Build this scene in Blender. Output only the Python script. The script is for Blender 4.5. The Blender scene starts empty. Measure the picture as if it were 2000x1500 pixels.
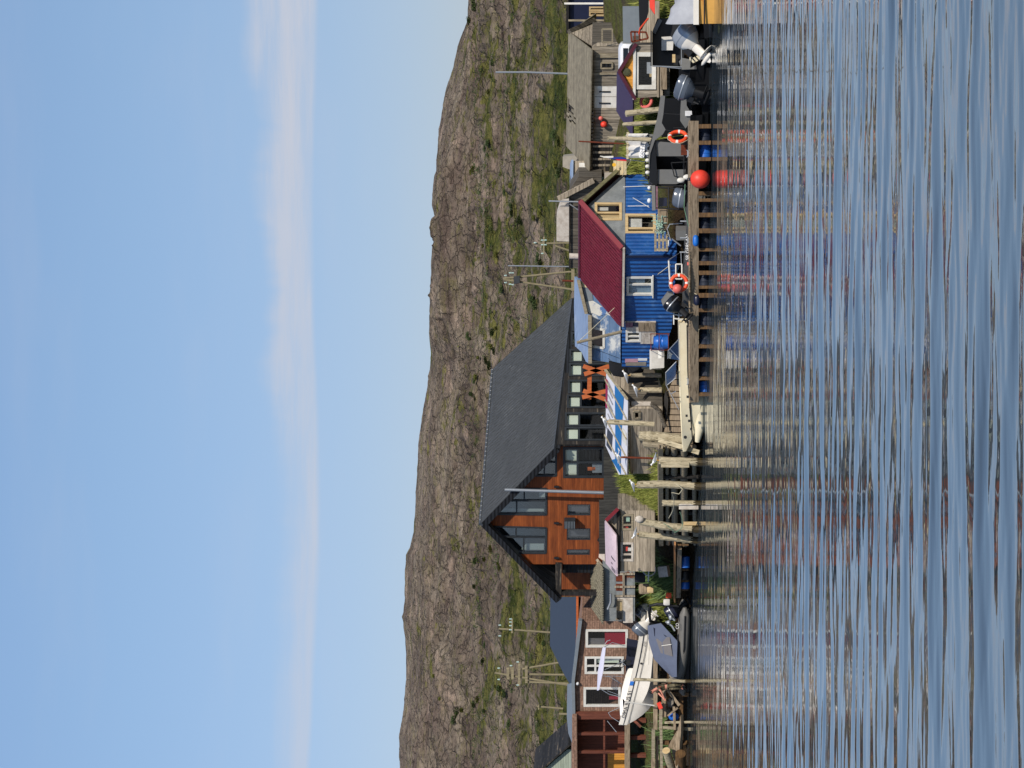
import bpy, bmesh, math, random
import numpy as np
from mathutils import Vector as V, Matrix
from mathutils.geometry import delaunay_2d_cdt
rnd = random.Random(11)
SC = bpy.context.scene
COL = SC.collection
R = math.radians
# ---------------------------------------------------------------- camera model (the photo is turned on its side)
F = 4449.0; CH = 3.8; VH = 1195.0
TH = math.atan((VH-1000)/F); CT, ST = math.cos(TH), math.sin(TH)
UPZ = V((0, 0, 1))
def ray(px, py):
    a = (750-py)/F; b = (px-1000)/F
    return V((a, CT+b*ST, ST-b*CT))
def P(px, py, Y):
    d = ray(px, py); t = Y/d.y
    return V((d.x*t, Y, CH+d.z*t))
def G(px, py, Z):
    d = ray(px, py); t = (Z-CH)/d.z
    return V((d.x*t, d.y*t, Z))
def interp(x, xs, ys): return float(np.interp(x, xs, ys))
WPY = [-700, 0, 100, 350, 550, 750, 900, 1100, 1250, 1500, 2300]
WY = [80, 84.6, 85.4, 87.6, 89.9, 93.4, 95.5, 105.5, 112, 114, 122]
def W(py): return interp(py, WPY, WY)          # depth of the waterline behind which the shore stands
class Pl:
    """vertical plane through two ground points given as (image y, depth)"""
    def __init__(s, ya, Ya, yb, Yb, x=1230):
        a = P(x, ya, Ya); b = P(x, yb, Yb); a.z = b.z = 0
        s.o = a; d = b-a
        if d.x < 0: d = -d
        s.d = d.normalized(); s.n = V((s.d.y, -s.d.x, 0))
        if s.n.y > 0: s.n = -s.n
    def at(s, px, py, off=0.0):
        r = ray(px, py); c = V((0, 0, CH))
        t = (s.o-c).dot(s.n)/r.dot(s.n)
        return c+r*t+s.n*off
# ---------------------------------------------------------------- scene helpers
WL = {}
def tagit(o, label, cat, group=None):
    o['label'] = label; o['category'] = cat
    if group: o['group'] = group
    return o
def thing(name, label, cat, at, group=None):
    o = bpy.data.objects.new(name, None); COL.objects.link(o); o.empty_display_size = .2
    o.location = at; WL[o.name] = V(at)
    return tagit(o, label, cat, group)
def autouv(me, verts):
    uv = me.uv_layers.new(name='UVMap').data
    for p in me.polygons:
        n = p.normal
        t = UPZ.cross(n)
        t = V((1, 0, 0)) if t.length < .05 else t.normalized()
        b = n.cross(t)
        for li in p.loop_indices:
            co = verts[me.loops[li].vertex_index]
            uv[li].uv = (co.dot(t), co.dot(b))
class MB:
    def __init__(s): s.v = []; s.f = []
    def add(s, vs, fs):
        k = len(s.v); s.v += [V(x) for x in vs]; s.f += [tuple(i+k for i in f) for f in fs]
        return s
    def hexa(s, b, t):
        return s.add(list(b)+list(t), [(3, 2, 1, 0), (4, 5, 6, 7), (0, 1, 5, 4), (1, 2, 6, 5), (2, 3, 7, 6), (3, 0, 4, 7)])
    def obox(s, c, ax, ay, az):
        c = V(c)
        q = [c-ax-ay-az, c+ax-ay-az, c+ax+ay-az, c-ax+ay-az]
        return s.hexa(q, [p+2*az for p in q])
    def box(s, c, sx, sy, sz, rz=0):
        x = V((math.cos(rz), math.sin(rz), 0)); y = V((-x.y, x.x, 0))
        return s.obox(c, x*sx/2, y*sy/2, UPZ*sz/2)
    def bar(s, p, q, w, t, n=None):
        p = V(p); q = V(q); d = (q-p); L = d.length; d = d/L
        if n is None:
            n = V((0, -1, 0)) if abs(d.y) < .9 else V((0, 0, 1))
        sd = d.cross(n).normalized(); n = sd.cross(d).normalized()
        return s.obox((p+q)/2, d*L/2, sd*w/2, n*t/2)
    def tube(s, pts, r, n=8, cap=True, squash=1.0):
        pts = [V(p) for p in pts]; m = len(pts)
        rs = r if isinstance(r, (list, tuple)) else [r]*m
        k = len(s.v); up = None
        for i, p in enumerate(pts):
            d = (pts[min(i+1, m-1)]-pts[max(i-1, 0)]).normalized()
            if up is None:
                up = V((0, 0, 1)) if abs(d.z) < .8 else V((0, 1, 0))
            x = d.cross(up).normalized(); y = x.cross(d).normalized(); up = y
            for j in range(n):
                a = 2*math.pi*j/n
                s.v.append(p+x*math.cos(a)*rs[i]+y*math.sin(a)*rs[i]*squash)
        for i in range(m-1):
            for j in range(n):
                a = k+i*n+j; b = k+i*n+(j+1) % n
                s.f.append((a, b, b+n, a+n))
        if cap:
            s.f.append(tuple(k+j for j in range(n))[::-1]); s.f.append(tuple(k+(m-1)*n+j for j in range(n)))
        return s
    def ball(s, c, rx, ry=None, rz=None, n=14, m=9, axis=None):
        ry = ry or rx; rz = rz or rx
        k = len(s.v); c = V(c)
        for i in range(m+1):
            th = math.pi*i/m
            for j in range(n):
                ph = 2*math.pi*j/n
                q = V((rx*math.sin(th)*math.cos(ph), ry*math.sin(th)*math.sin(ph), rz*math.cos(th)))
                if axis is not None: q = axis @ q
                s.v.append(c+q)
        for i in range(m):
            for j in range(n):
                a = k+i*n+j; b = k+i*n+(j+1) % n
                s.f.append((a, a+n, b+n, b))
        return s
    def lathe(s, c, prof, n=20, d=(0, 0, 1)):
        """prof: list of (height along d, radius)"""
        d = V(d).normalized(); x = d.orthogonal().normalized(); y = d.cross(x); c = V(c); k = len(s.v)
        for h, r in prof:
            for j in range(n):
                a = 2*math.pi*j/n
                s.v.append(c+d*h+(x*math.cos(a)+y*math.sin(a))*max(r, .001))
        for i in range(len(prof)-1):
            for j in range(n):
                a = k+i*n+j; b = k+i*n+(j+1) % n
                s.f.append((a, b, b+n, a+n))
        s.f.append(tuple(k+j for j in range(n))[::-1]); s.f.append(tuple(k+(len(prof)-1)*n+j for j in range(n)))
        return s
    def torus(s, c, n, R_, r, a0=0, a1=2*math.pi, seg=32, m=10):
        n = V(n).normalized(); x = n.orthogonal().normalized(); y = n.cross(x); c = V(c)
        full = abs(a1-a0-2*math.pi) < 1e-4
        pts = []
        k = len(s.v); cnt = seg if full else seg+1
        for i in range(cnt):
            a = a0+(a1-a0)*i/seg; e = x*math.cos(a)+y*math.sin(a)
            for j in range(m):
                b = 2*math.pi*j/m
                s.v.append(c+e*(R_+r*math.cos(b))+n*r*math.sin(b))
        for i in range(seg):
            for j in range(m):
                i2 = (i+1) % cnt
                s.f.append((k+i*m+j, k+i2*m+j, k+i2*m+(j+1) % m, k+i*m+(j+1) % m))
        if not full:
            s.f.append(tuple(k+j for j in range(m))); s.f.append(tuple(k+(cnt-1)*m+j for j in range(m))[::-1])
        return s
    def slab(s, pts, vec):
        pts = [V(p) for p in pts]; vec = V(vec); n = len(pts)
        nn = V((0, 0, 0))
        for i in range(n): nn += pts[i].cross(pts[(i+1) % n])
        if nn.dot(vec) > 0: pts = pts[::-1]
        q = [p+vec for p in pts]
        fs = [tuple(range(n)), tuple(range(2*n-1, n-1, -1))]
        fs += [(i, i+n, (i+1) % n+n, (i+1) % n) for i in range(n)]
        return s.add(pts+q, fs)
    def grid(s, rows):
        m = len(rows[0]); k = len(s.v)
        for r in rows: s.v += [V(p) for p in r]
        for i in range(len(rows)-1):
            for j in range(m-1):
                a = k+i*m+j
                s.f.append((a, a+1, a+m+1, a+m))
        return s
    def loft(s, secs, cap=True):
        """closed rings"""
        m = len(secs[0]); k = len(s.v)
        for r in secs: s.v += [V(p) for p in r]
        for i in range(len(secs)-1):
            for j in range(m):
                a = k+i*m+j; b = k+i*m+(j+1) % m
                s.f.append((a, b, b+m, a+m))
        if cap:
            s.f.append(tuple(range(k+m-1, k-1, -1))); e = k+(len(secs)-1)*m
            s.f.append(tuple(range(e, e+m)))
        return s
    def build(s, name, mat, parent=None, label=None, cat=None, group=None, kind=None, ang=38, solid=0, rec=True, at=None):
        me = bpy.data.meshes.new(name)
        if parent is not None: loc = WL[parent.name]
        elif at is not None: loc = V(at)
        else:
            xs = [v.x for v in s.v]; ys = [v.y for v in s.v]; zs = [v.z for v in s.v]
            loc = V(((min(xs)+max(xs))/2, (min(ys)+max(ys))/2, min(zs)))
        me.from_pydata([tuple(v-loc) for v in s.v], [], s.f)
        if rec and len(s.f) < 60000:
            bm = bmesh.new(); bm.from_mesh(me); bmesh.ops.recalc_face_normals(bm, faces=bm.faces); bm.to_mesh(me); bm.free()
        me.update()
        autouv(me, s.v)
        me.materials.append(mat)
        me.polygons.foreach_set('use_smooth', [True]*len(me.polygons))
        try: me.set_sharp_from_angle(angle=R(ang))
        except Exception: pass
        o = bpy.data.objects.new(name, me); COL.objects.link(o)
        if parent is not None: o.parent = parent
        else: o.location = loc
        WL[o.name] = loc
        if solid:
            md = o.modifiers.new('solid', 'SOLIDIFY'); md.thickness = solid; md.offset = 0; es = o.modifiers.new('edges', 'EDGE_SPLIT'); es.split_angle = R(38)
        if cat: tagit(o, label, cat, group)
        elif label: o['label'] = label
        if kind: o['kind'] = kind
        return o
def fold(pt, poly):
    x, y = pt; c = False; j = len(poly)-1
    for i in range(len(poly)):
        xi, yi = poly[i]; xj, yj = poly[j]
        if (yi > y) != (yj > y) and x < (xj-xi)*(y-yi)/(yj-yi)+xi: c = not c
        j = i
    return c
def wallmb(pl, outline, holes=(), thick=.14, off=0.0, mb=None):
    """a wall of real thickness in plane pl; outline and openings given where the photo shows them"""
    mb = mb or MB()
    o0 = pl.o
    def uv(p): return ((p-o0).dot(pl.d), p.z)
    polys = [[uv(pl.at(x, y)) for x, y in outline]]
    for h in holes:
        if len(h) == 4 and not isinstance(h[0], (tuple, list)):
            x0, y0, x1, y1 = h; h = [(x0, y0), (x0, y1), (x1, y1), (x1, y0)]
        polys.append([uv(pl.at(x, y)) for x, y in h])
    vs = []; es = []
    for pg in polys:
        k = len(vs); n = len(pg); vs += [V(q) for q in pg]; es += [(k+i, k+(i+1) % n) for i in range(n)]
    ov, oe, of, *_ = delaunay_2d_cdt(vs, es, [], 0, 1e-5)
    keep = []
    for f in of:
        c = ((ov[f[0]].x+ov[f[1]].x+ov[f[2]].x)/3, (ov[f[0]].y+ov[f[1]].y+ov[f[2]].y)/3)
        if fold(c, polys[0]) and not any(fold(c, h) for h in polys[1:]): keep.append(tuple(f))
    fr = [o0+pl.d*q.x+V((0, 0, q.y))-V((0, 0, o0.z))+pl.n*off for q in ov]
    bk = [q-pl.n*thick for q in fr]; n = len(fr)
    cnt = {}
    for f in keep:
        for i in range(3):
            e = (f[i], f[(i+1) % 3]); cnt[e] = 1
    fs = list(keep)+[tuple(i+n for i in f[::-1]) for f in keep]
    for (a, b) in cnt:
        if (b, a) not in cnt: fs.append((b, a, a+n, b+n))
    return mb.add(fr+bk, fs)
def shellmb(pl, outline, depth, off=-.14, mb=None, back=True):
    mb = mb or MB(); n = len(outline)
    a = [pl.at(x, y, off) for x, y in outline]; b = [p-pl.n*(depth+off) for p in a]
    fs = [(i, (i+1) % n, (i+1) % n+n, i+n) for i in range(n)]
    if back: fs.append(tuple(range(n, 2*n)))
    return mb.add(a+b, fs)
def window(parent, pl, rect, fm, fw=.07, vb=(), hb=(), curt=(), off=.03, glass=None, label=None, sill=False, dep=.1, name='window'):
    """frame with glazing bars, glass set back in it, whatever hangs behind it"""
    x0, y0, x1, y1 = rect                                  # x0 top, x1 bottom, y0 right, y1 left (photo coordinates)
    def at(fx, fy, o): return pl.at(x0+(x1-x0)*fx, y0+(y1-y0)*fy, o)
    mb = MB(); c = off-dep/2
    A, B, C, D = at(0, 1, c), at(0, 0, c), at(1, 0, c), at(1, 1, c)   # tl tr br bl
    h = fw/2; dx = pl.d; dz = UPZ
    mb.bar(A-dx*h, B+dx*h, fw, dep, pl.n); mb.bar(D-dx*h, C+dx*h, fw, dep, pl.n)
    mb.bar(A-dz*h, D+dz*h, fw, dep-.004, pl.n); mb.bar(B-dz*h, C+dz*h, fw, dep-.004, pl.n)
    for v in vb: mb.bar(at(0, v, c)-dz*h, at(1, v, c)+dz*h, fw*.8, dep*.7, pl.n)
    for hh in hb:
        if isinstance(hh, tuple): hh, f0, f1 = hh
        else: f0, f1 = 0, 1
        mb.bar(at(hh, f1, c)+dx*h, at(hh, f0, c)-dx*h, fw*.8, dep*.66, pl.n)
    w = mb.build(name, fm, parent, label=label)
    g = MB().slab([at(0, 1, off-dep*.6), at(0, 0, off-dep*.6), at(1, 0, off-dep*.6), at(1, 1, off-dep*.6)], -pl.n*.008)
    g.build('pane', glass or M['glass'], w)
    for (f0, g0, f1, g1, m, nm) in curt:
        q = []
        o = off-dep-.03; L = abs((at(0, g1, 0)-at(0, g0, 0)).length); k = max(4, int(L/.12))
        for r_ in range(3):
            fx = f0+(f1-f0)*r_/2
            q.append([at(fx, g0+(g1-g0)*i/k, o-(.03*(i % 2) if nm == 'curtain' else 0)-(.02 if nm != 'curtain' else 0)) for i in range(k+1)])
        MB().grid(q).build(nm, m, w, solid=.01)
    if sill: MB().bar(D-dx*.12+pl.n*.05-dz*.02, C+dx*.12+pl.n*.05-dz*.02, .05, .16, pl.n).build('sill', fm, w)
    return w
def textmb(s, size, org, dx, dz, thick=.012, mb=None):
    """lettering as a thin solid: org = left end of the baseline, dx reading direction, dz up"""
    cu = bpy.data.curves.new('t', 'FONT'); cu.body = s; cu.size = size; cu.resolution_u = 2
    o = bpy.data.objects.new('t', cu); COL.objects.link(o)
    dg = bpy.context.evaluated_depsgraph_get(); me = bpy.data.meshes.new_from_object(o.evaluated_get(dg))
    bpy.data.objects.remove(o); bpy.data.curves.remove(cu)
    dx = V(dx).normalized(); dz = V(dz).normalized(); nn = dx.cross(dz)
    mb = mb or MB(); n = len(me.vertices)
    a = [V(org)+dx*v.co.x+dz*v.co.y+nn*thick for v in me.vertices]; b = [p-nn*thick for p in a]
    fs = [tuple(p.vertices) for p in me.polygons]
    ed = {}
    for f in fs:
        for i in range(len(f)): ed[(f[i], f[(i+1) % len(f)])] = 1
    rim = [(y, x, x+n, y+n) for (x, y) in ed if (y, x) not in ed]
    mb.add(a+b, fs+[tuple(i+n for i in f[::-1]) for f in fs]+rim)
    bpy.data.meshes.remove(me)
    return mb
# ---------------------------------------------------------------- materials
def S(r, g, b, k=1.0):
    def f(c):
        c = c/255*1.0
        return (c/12.92 if c <= .04045 else ((c+.055)/1.055)**2.4)*k
    return (f(r), f(g), f(b), 1)
M = {}
class NT:
    def __init__(s, name):
        s.m = bpy.data.materials.new(name); s.m.use_nodes = True
        s.t = s.m.node_tree; s.b = s.t.nodes['Principled BSDF']
    def n(s, typ, **kw):
        nd = s.t.nodes.new(typ)
        for k, v in kw.items():
            if k in nd.inputs: nd.inputs[k].default_value = v
            else: setattr(nd, k, v)
        return nd
    def l(s, a, b): s.t.links.new(a, b)
    def math(s, op, a, b=None, c=None):
        nd = s.t.nodes.new('ShaderNodeMath'); nd.operation = op
        for i, x in enumerate((a, b, c)):
            if x is None: continue
            if isinstance(x, (int, float)): nd.inputs[i].default_value = x
            else: s.l(x, nd.inputs[i])
        return nd.outputs[0]
    def mix(s, f, a, b, mode='MIX'):
        nd = s.t.nodes.new('ShaderNodeMix'); nd.data_type = 'RGBA'; nd.blend_type = mode
        for i, x in ((0, f), (6, a), (7, b)):
            if isinstance(x, (int, float)): nd.inputs[i].default_value = x
            elif isinstance(x, tuple): nd.inputs[i].default_value = x
            else: s.l(x, nd.inputs[i])
        return nd.outputs[2]
    def rng(s, v, a, b, c=0, d=1):
        nd = s.t.nodes.new('ShaderNodeMapRange')
        s.l(v, nd.inputs[0])
        for i, x in enumerate((a, b, c, d)): nd.inputs[i+1].default_value = x
        return nd.outputs[0]
def mat(name, c1, c2=None, pat=None, pitch=.12, ax='u', rough=.75, metal=0, ns=3.0, st=(1, 1), bump=.35, line=.45, tint=.2, stain=None, sscale=.6, samt=(.52, .68), spec=.3, grain=.18, obj=False, bd=.01):
    """procedural surface: grain noise, boards or corrugation in metres, stains with a shape of their own"""
    k = NT(name); c2 = c2 or tuple(x*.6 for x in c1[:3])+(1,)
    tc = k.n('ShaderNodeTexCoord'); co = tc.outputs['Object' if obj else 'UV']
    mp = k.n('ShaderNodeMapping'); k.l(co, mp.inputs[0]); mp.inputs['Scale'].default_value = (st[0], st[1], 1)
    nz = k.n('ShaderNodeTexNoise', Scale=ns, Detail=7.0, Roughness=.65); k.l(mp.outputs[0], nz.inputs['Vector'])
    f = k.rng(nz.outputs[0], .32, .68)
    col = k.mix(f, c1, c2)
    h = k.math('MULTIPLY', nz.outputs[0], grain)
    sx = k.n('ShaderNodeSeparateXYZ'); k.l(co, sx.inputs[0])
    if pat:
        t = k.math('DIVIDE', sx.outputs[0 if ax == 'u' else 1], pitch)
        if pat == 'boards':
            fl = k.math('FLOOR', t); wn = k.n('ShaderNodeTexWhiteNoise', noise_dimensions='1D'); k.l(fl, wn.inputs['W'])
            br = k.rng(wn.outputs[0], 0, 1, 1-tint, 1+tint)
            fr = k.math('FRACT', t); e = k.math('MINIMUM', fr, k.math('SUBTRACT', 1.0, fr))
            ln = k.rng(e, .03, .1)
            br = k.math('MULTIPLY', br, k.rng(ln, 0, 1, 1-line, 1))
            cb = k.n('ShaderNodeCombineColor'); [k.l(br, cb.inputs[i]) for i in range(3)]
            col = k.mix(1.0, col, cb.outputs[0], 'MULTIPLY')
            h = k.math('ADD', h, k.math('MULTIPLY', ln, .5))
        elif pat == 'corr':
            sn = k.math('SINE', k.math('MULTIPLY', t, 2*math.pi))
            h = k.math('ADD', k.math('MULTIPLY', h, .3), k.math('MULTIPLY', sn, .5))
        elif pat == 'seam':
            fr = k.math('FRACT', t); e = k.math('MINIMUM', fr, k.math('SUBTRACT', 1.0, fr))
            ln = k.rng(e, .02, .12)
            h = k.math('ADD', k.math('MULTIPLY', h, .3), k.math('MULTIPLY', k.math('SUBTRACT', 1.0, ln), .9))
        elif pat == 'brick':
            bk = k.n('ShaderNodeTexBrick', Scale=1.0); bk.inputs['Brick Width'].default_value = pitch*2.4; bk.inputs['Row Height'].default_value = pitch
            bk.inputs['Mortar Size'].default_value = .012; bk.inputs['Color1'].default_value = (1.2, 1.2, 1.2, 1); bk.inputs['Color2'].default_value = (.75, .75, .75, 1); bk.inputs['Mortar'].default_value = (.55, .55, .55, 1)
            k.l(co, bk.inputs['Vector']); col = k.mix(1.0, col, bk.outputs[0], 'MULTIPLY')
            h = k.math('SUBTRACT', h, k.math('MULTIPLY', bk.outputs[1], .5))
    if stain:
        n2 = k.n('ShaderNodeTexNoise', Scale=sscale, Detail=8.0, Roughness=.7); k.l(mp.outputs[0], n2.inputs['Vector'])
        col = k.mix(k.rng(n2.outputs[0], samt[0], samt[1]), col, stain)
    k.l(col, k.b.inputs['Base Color'])
    k.b.inputs['Roughness'].default_value = rough; k.b.inputs['Metallic'].default_value = metal
    k.b.inputs['Specular IOR Level'].default_value = spec
    bp = k.n('ShaderNodeBump', Strength=min(1, bump), Distance=bd); k.l(h, bp.inputs['Height']); k.l(bp.outputs[0], k.b.inputs['Normal'])
    M[name] = k.m
    return k.m
def plain(name, c, rough=.5, metal=0, spec=.4, var=.12, ns=4.0, dirt=None):
    return mat(name, c, tuple(x*(1-var) for x in c[:3])+(1,), rough=rough, metal=metal, ns=ns, bump=.1, spec=spec, obj=True, stain=dirt, sscale=2.0, samt=(.55, .75))
def glassmat(name, tint=(.25, .28, .3, 1), refl=1.5, tr=.7):
    k = NT(name); t = k.t
    t.nodes.remove(k.b)
    tr_ = k.n('ShaderNodeBsdfTransparent'); tr_.inputs[0].default_value = tint
    gl = k.n('ShaderNodeBsdfGlossy'); gl.inputs['Roughness'].default_value = .03; gl.inputs[0].default_value = (.72, .84, 1, 1)
    fr = k.n('ShaderNodeFresnel', IOR=refl); gb = k.n('ShaderNodeNewGeometry'); k.l(k.rng(gb.outputs['Backfacing'], 0, 1, refl, 1/refl), fr.inputs['IOR'])
    tc = k.n('ShaderNodeTexCoord'); nz = k.n('ShaderNodeTexNoise', Scale=.6, Detail=1.0); k.l(tc.outputs['Object'], nz.inputs['Vector'])
    bp = k.n('ShaderNodeBump', Strength=.05, Distance=.05); k.l(nz.outputs[0], bp.inputs['Height']); k.l(bp.outputs[0], gl.inputs['Normal'])
    mx = k.n('ShaderNodeMixShader'); k.l(fr.outputs[0], mx.inputs[0]); k.l(tr_.outputs[0], mx.inputs[1]); k.l(gl.outputs[0], mx.inputs[2])
    k.l(mx.outputs[0], t.nodes['Material Output'].inputs[0])
    M[name] = k.m
    return k.m
glassmat('glass', (.95, .96, .96, 1), 1.45); glassmat('glass_sky', (.82, .85, .88, 1), 2.2)
vst = (6, .6); hst = (.6, 6)
mat('orange_wood', S(156, 84, 40), S(112, 56, 27), 'boards', .11, 'v', rough=.6, ns=2.2, st=(.5, 3), tint=.2, line=.35, stain=S(95, 42, 20), sscale=.5, samt=(.5, .75))
mat('charred_wood', S(52, 49, 46), S(34, 32, 31), 'boards', .13, 'v', rough=.7, ns=3, st=hst, tint=.4, stain=S(128, 115, 98), sscale=.9, samt=(.56, .68))
mat('black_metal_roof', S(92, 95, 98), S(80, 83, 86), 'seam', .3, 'u', rough=.42, metal=.4, ns=.7, bump=.8, spec=.5, bd=.03, stain=S(120, 122, 122), sscale=.5, samt=(.54, .78))
mat('black_rib', S(80, 83, 86), rough=.75, spec=.2)
mat('black_cladding', S(36, 37, 40), S(26, 27, 29), 'corr', .18, 'v', rough=.5, bump=.8, bd=.03)
mat('dark_fence', S(78, 76, 70), S(48, 47, 44), 'boards', .16, 'u', rough=.7, st=vst, line=.75, tint=.25)
mat('frame_dark', S(52, 56, 60), rough=.45, spec=.4)
mat('blue_corr', S(30, 90, 158), S(22, 70, 134), 'corr', .2, 'u', rough=.5, bump=1.0, bd=.035, ns=1.2, stain=S(92, 132, 180), sscale=1.1, samt=(.52, .76), spec=.4)
mat('red_roof', S(104, 33, 50), S(90, 28, 43), 'seam', .21, 'u', rough=.42, bump=.8, bd=.03, ns=.8, spec=.4, stain=S(128, 70, 74), sscale=.7, samt=(.5, .8))
plain('red_trim', S(125, 38, 46), .45)
mat('grey_render', S(140, 143, 142), S(104, 108, 108), rough=.85, ns=1.6, bump=.3, stain=S(172, 174, 172), sscale=.9, samt=(.55, .75))
mat('pale_blue_board', S(150, 170, 198), S(128, 148, 178), 'boards', .35, 'v', rough=.7, ns=2, st=(.6, 2.5), line=.2, tint=.06, stain=S(196, 204, 214), sscale=.9, samt=(.56, .72))
mat('peeling_blue', S(112, 138, 172), S(86, 116, 156), 'boards', .3, 'v', rough=.75, ns=1.4, st=(1, 1.6), line=.2, tint=.08, stain=S(214, 216, 214), sscale=.6, samt=(.53, .62))
plain('slate_sheet', S(60, 70, 84), .6, var=.06)
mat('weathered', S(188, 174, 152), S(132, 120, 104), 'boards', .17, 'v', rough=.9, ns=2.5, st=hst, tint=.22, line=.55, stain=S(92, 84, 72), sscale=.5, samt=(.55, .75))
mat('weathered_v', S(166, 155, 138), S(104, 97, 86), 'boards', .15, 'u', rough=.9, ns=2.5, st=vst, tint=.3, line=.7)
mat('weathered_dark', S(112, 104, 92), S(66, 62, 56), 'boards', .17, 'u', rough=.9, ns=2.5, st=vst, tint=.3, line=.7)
mat('shingle_roof', S(150, 141, 120), S(116, 108, 92), 'boards', .13, 'v', rough=.9, ns=1.8, st=(1.5, 1), tint=.14, line=.4, stain=S(96, 90, 76), sscale=.5, samt=(.55, .75))
mat('asbestos', S(150, 145, 126), S(116, 110, 94), 'corr', .18, 'u', rough=.9, bump=1.0, bd=.05, ns=2.0, st=(2, .6), stain=S(90, 86, 72), sscale=.7)
mat('post_wood', S(206, 193, 162), S(150, 138, 112), rough=.9, ns=3.0, st=(5, .7), bump=.9, bd=.04, stain=S(96, 88, 66), sscale=1.3, samt=(.52, .64))
mat('post_grey', S(172, 160, 136), S(112, 102, 84), rough=.9, ns=3.0, st=(5, .7), bump=.7, bd=.03)
mat('dock_wood', S(168, 150, 126), S(120, 104, 84), rough=.9, ns=3.0, st=(.7, 5), bump=.6, bd=.02, stain=S(84, 74, 60), sscale=1.5, samt=(.52, .66))
mat('wet_wood', S(122, 92, 58), S(62, 44, 26), rough=.6, ns=3, st=(1, 4), bump=.5)
mat('new_wood', S(212, 188, 142), S(182, 152, 106), rough=.7, ns=3, st=(4, .6), grain=.1)
mat('orange_timber', S(196, 108, 58), S(160, 80, 40), rough=.6, ns=3, st=(4, .6))
mat('yellow_boards', S(222, 160, 72), S(196, 134, 52), 'boards', .14, 'u', rough=.55, ns=2.5, st=vst, tint=.1, line=.3)
mat('shingle_brown', S(168, 134, 114), S(122, 94, 78), 'brick', .12, rough=.9, ns=5, st=(1, 2.5), bump=.5)
mat('rust_red_wood', S(128, 74, 56), S(92, 52, 40), 'boards', .15, 'u', rough=.7, st=vst, tint=.12, line=.3)
mat('white_paint', S(232, 230, 222), S(206, 202, 192), rough=.5, ns=2, bump=.15, stain=S(178, 168, 150), sscale=1.0, samt=(.62, .8))
mat('white_door', S(236, 233, 226), S(214, 208, 198), rough=.6, ns=2, bump=.15, stain=S(196, 184, 168), sscale=.8)
mat('white_wash', S(214, 206, 194), S(170, 158, 144), rough=.9, ns=3, bump=.4, stain=S(134, 122, 108), sscale=1.4, samt=(.56, .68))
plain('navy_wall', S(26, 34, 62), .6)
mat('purple_roof', S(84, 62, 92), S(72, 54, 80), 'seam', .3, 'u', rough=.5, bump=.5, bd=.02)
plain('grey_sheet', S(128, 136, 142), .6, var=.15)
mat('rusty', S(128, 62, 38), S(78, 38, 26), rough=.85, ns=5, bump=.4)
plain('black_rubber', S(24, 25, 28), .6)
plain('black_gloss', S(18, 20, 26), .22, spec=.5)
plain('navy_gloss', S(26, 30, 52), .3, spec=.5)
plain('silver', S(178, 184, 190), .3, metal=.4)
plain('grey_gloss', S(92, 100, 112), .22, spec=.6)
plain('steel', S(170, 174, 178), .4, metal=.6)
plain('boat_grey', S(118, 118, 116), .6)
plain('boat_black', S(20, 21, 24), .5)
mat('cream_gel', S(238, 228, 198), S(226, 214, 182), rough=.3, ns=1.5, bump=.08, spec=.5, stain=S(196, 180, 140), sscale=1.2, samt=(.6, .85), obj=True)
mat('white_gel', S(240, 234, 224), S(228, 222, 210), rough=.3, ns=1.5, bump=.08, spec=.5, stain=S(206, 194, 176), sscale=1.0, samt=(.6, .85), obj=True)
plain('antifoul', S(98, 104, 70), .8)
plain('orange_hull', S(232, 176, 92), .5, dirt=S(184, 104, 40))
mat('tarp_grey', S(178, 180, 184), S(150, 152, 158), rough=.7, ns=1.2, bump=.5, bd=.05, obj=True)
mat('tarp_white', S(222, 218, 210), S(190, 186, 178), rough=.7, ns=2.2, bump=.6, bd=.05, obj=True)
plain('canopy_cloth', S(98, 106, 126), .85)
plain('canopy_window', S(116, 112, 112), .4)
plain('rib_grey', S(112, 110, 106), .55)
plain('dark_tube', S(74, 74, 72), .5)
plain('buoy_red', S(236, 70, 52), .45, dirt=S(176, 56, 46))
mat('tide_weed', S(74, 62, 34), S(44, 38, 26), rough=.5, ns=6, bump=.7, bd=.03)
plain('buoy_pink', S(226, 112, 102), .4)
plain('ring_orange', S(238, 84, 44), .55)
plain('white_tape', S(230, 228, 222), .6)
plain('fender_blue', S(30, 108, 196), .4)
plain('barrel_blue', S(38, 104, 196), .35, dirt=S(60, 90, 120))
plain('barrel_old_shaded', S(24, 32, 50), .6, dirt=S(44, 42, 40))  # dirty barrel blue, darkened in colour for the shade under the dock
plain('navy_cloth', S(26, 30, 50), .85)
plain('black_cloth', S(18, 20, 26), .9)
plain('lavender_cloth', S(222, 220, 236), .7, var=.04)
plain('concrete', S(168, 160, 146), .9, var=.25)
plain('stone', S(150, 142, 130), .9, var=.3)
plain('curtain_pale', S(206, 214, 196), .9, var=.05)
plain('curtain_blue', S(140, 164, 184), .9)
plain('curtain_dark', S(92, 72, 78), .9)
plain('curtain_red', S(150, 30, 50), .9)
plain('skin', S(214, 142, 120), .6, var=.08)
mat('camo', S(142, 130, 104), S(84, 80, 58), rough=.9, ns=14, bump=.2, stain=S(60, 58, 44), sscale=10, samt=(.5, .56), obj=True)
plain('hair', S(26, 22, 20), .6)
plain('plumage', S(240, 240, 238), .8, var=.04)
plain('wing_grey', S(150, 156, 164), .8)
plain('beak', S(226, 170, 50), .5)
plain('sign_white', S(236, 236, 236), .6)
plain('letter_dark', S(50, 52, 60), .6)
plain('letter_grey', S(150, 150, 152), .6)
plain('banner_white', S(226, 226, 232), .6, var=.08)
plain('banner_blue', S(38, 116, 178), .6, var=.15)
plain('banner_dark', S(66, 70, 80), .6, var=.2)
plain('banner_red', S(160, 40, 80), .6)
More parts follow.
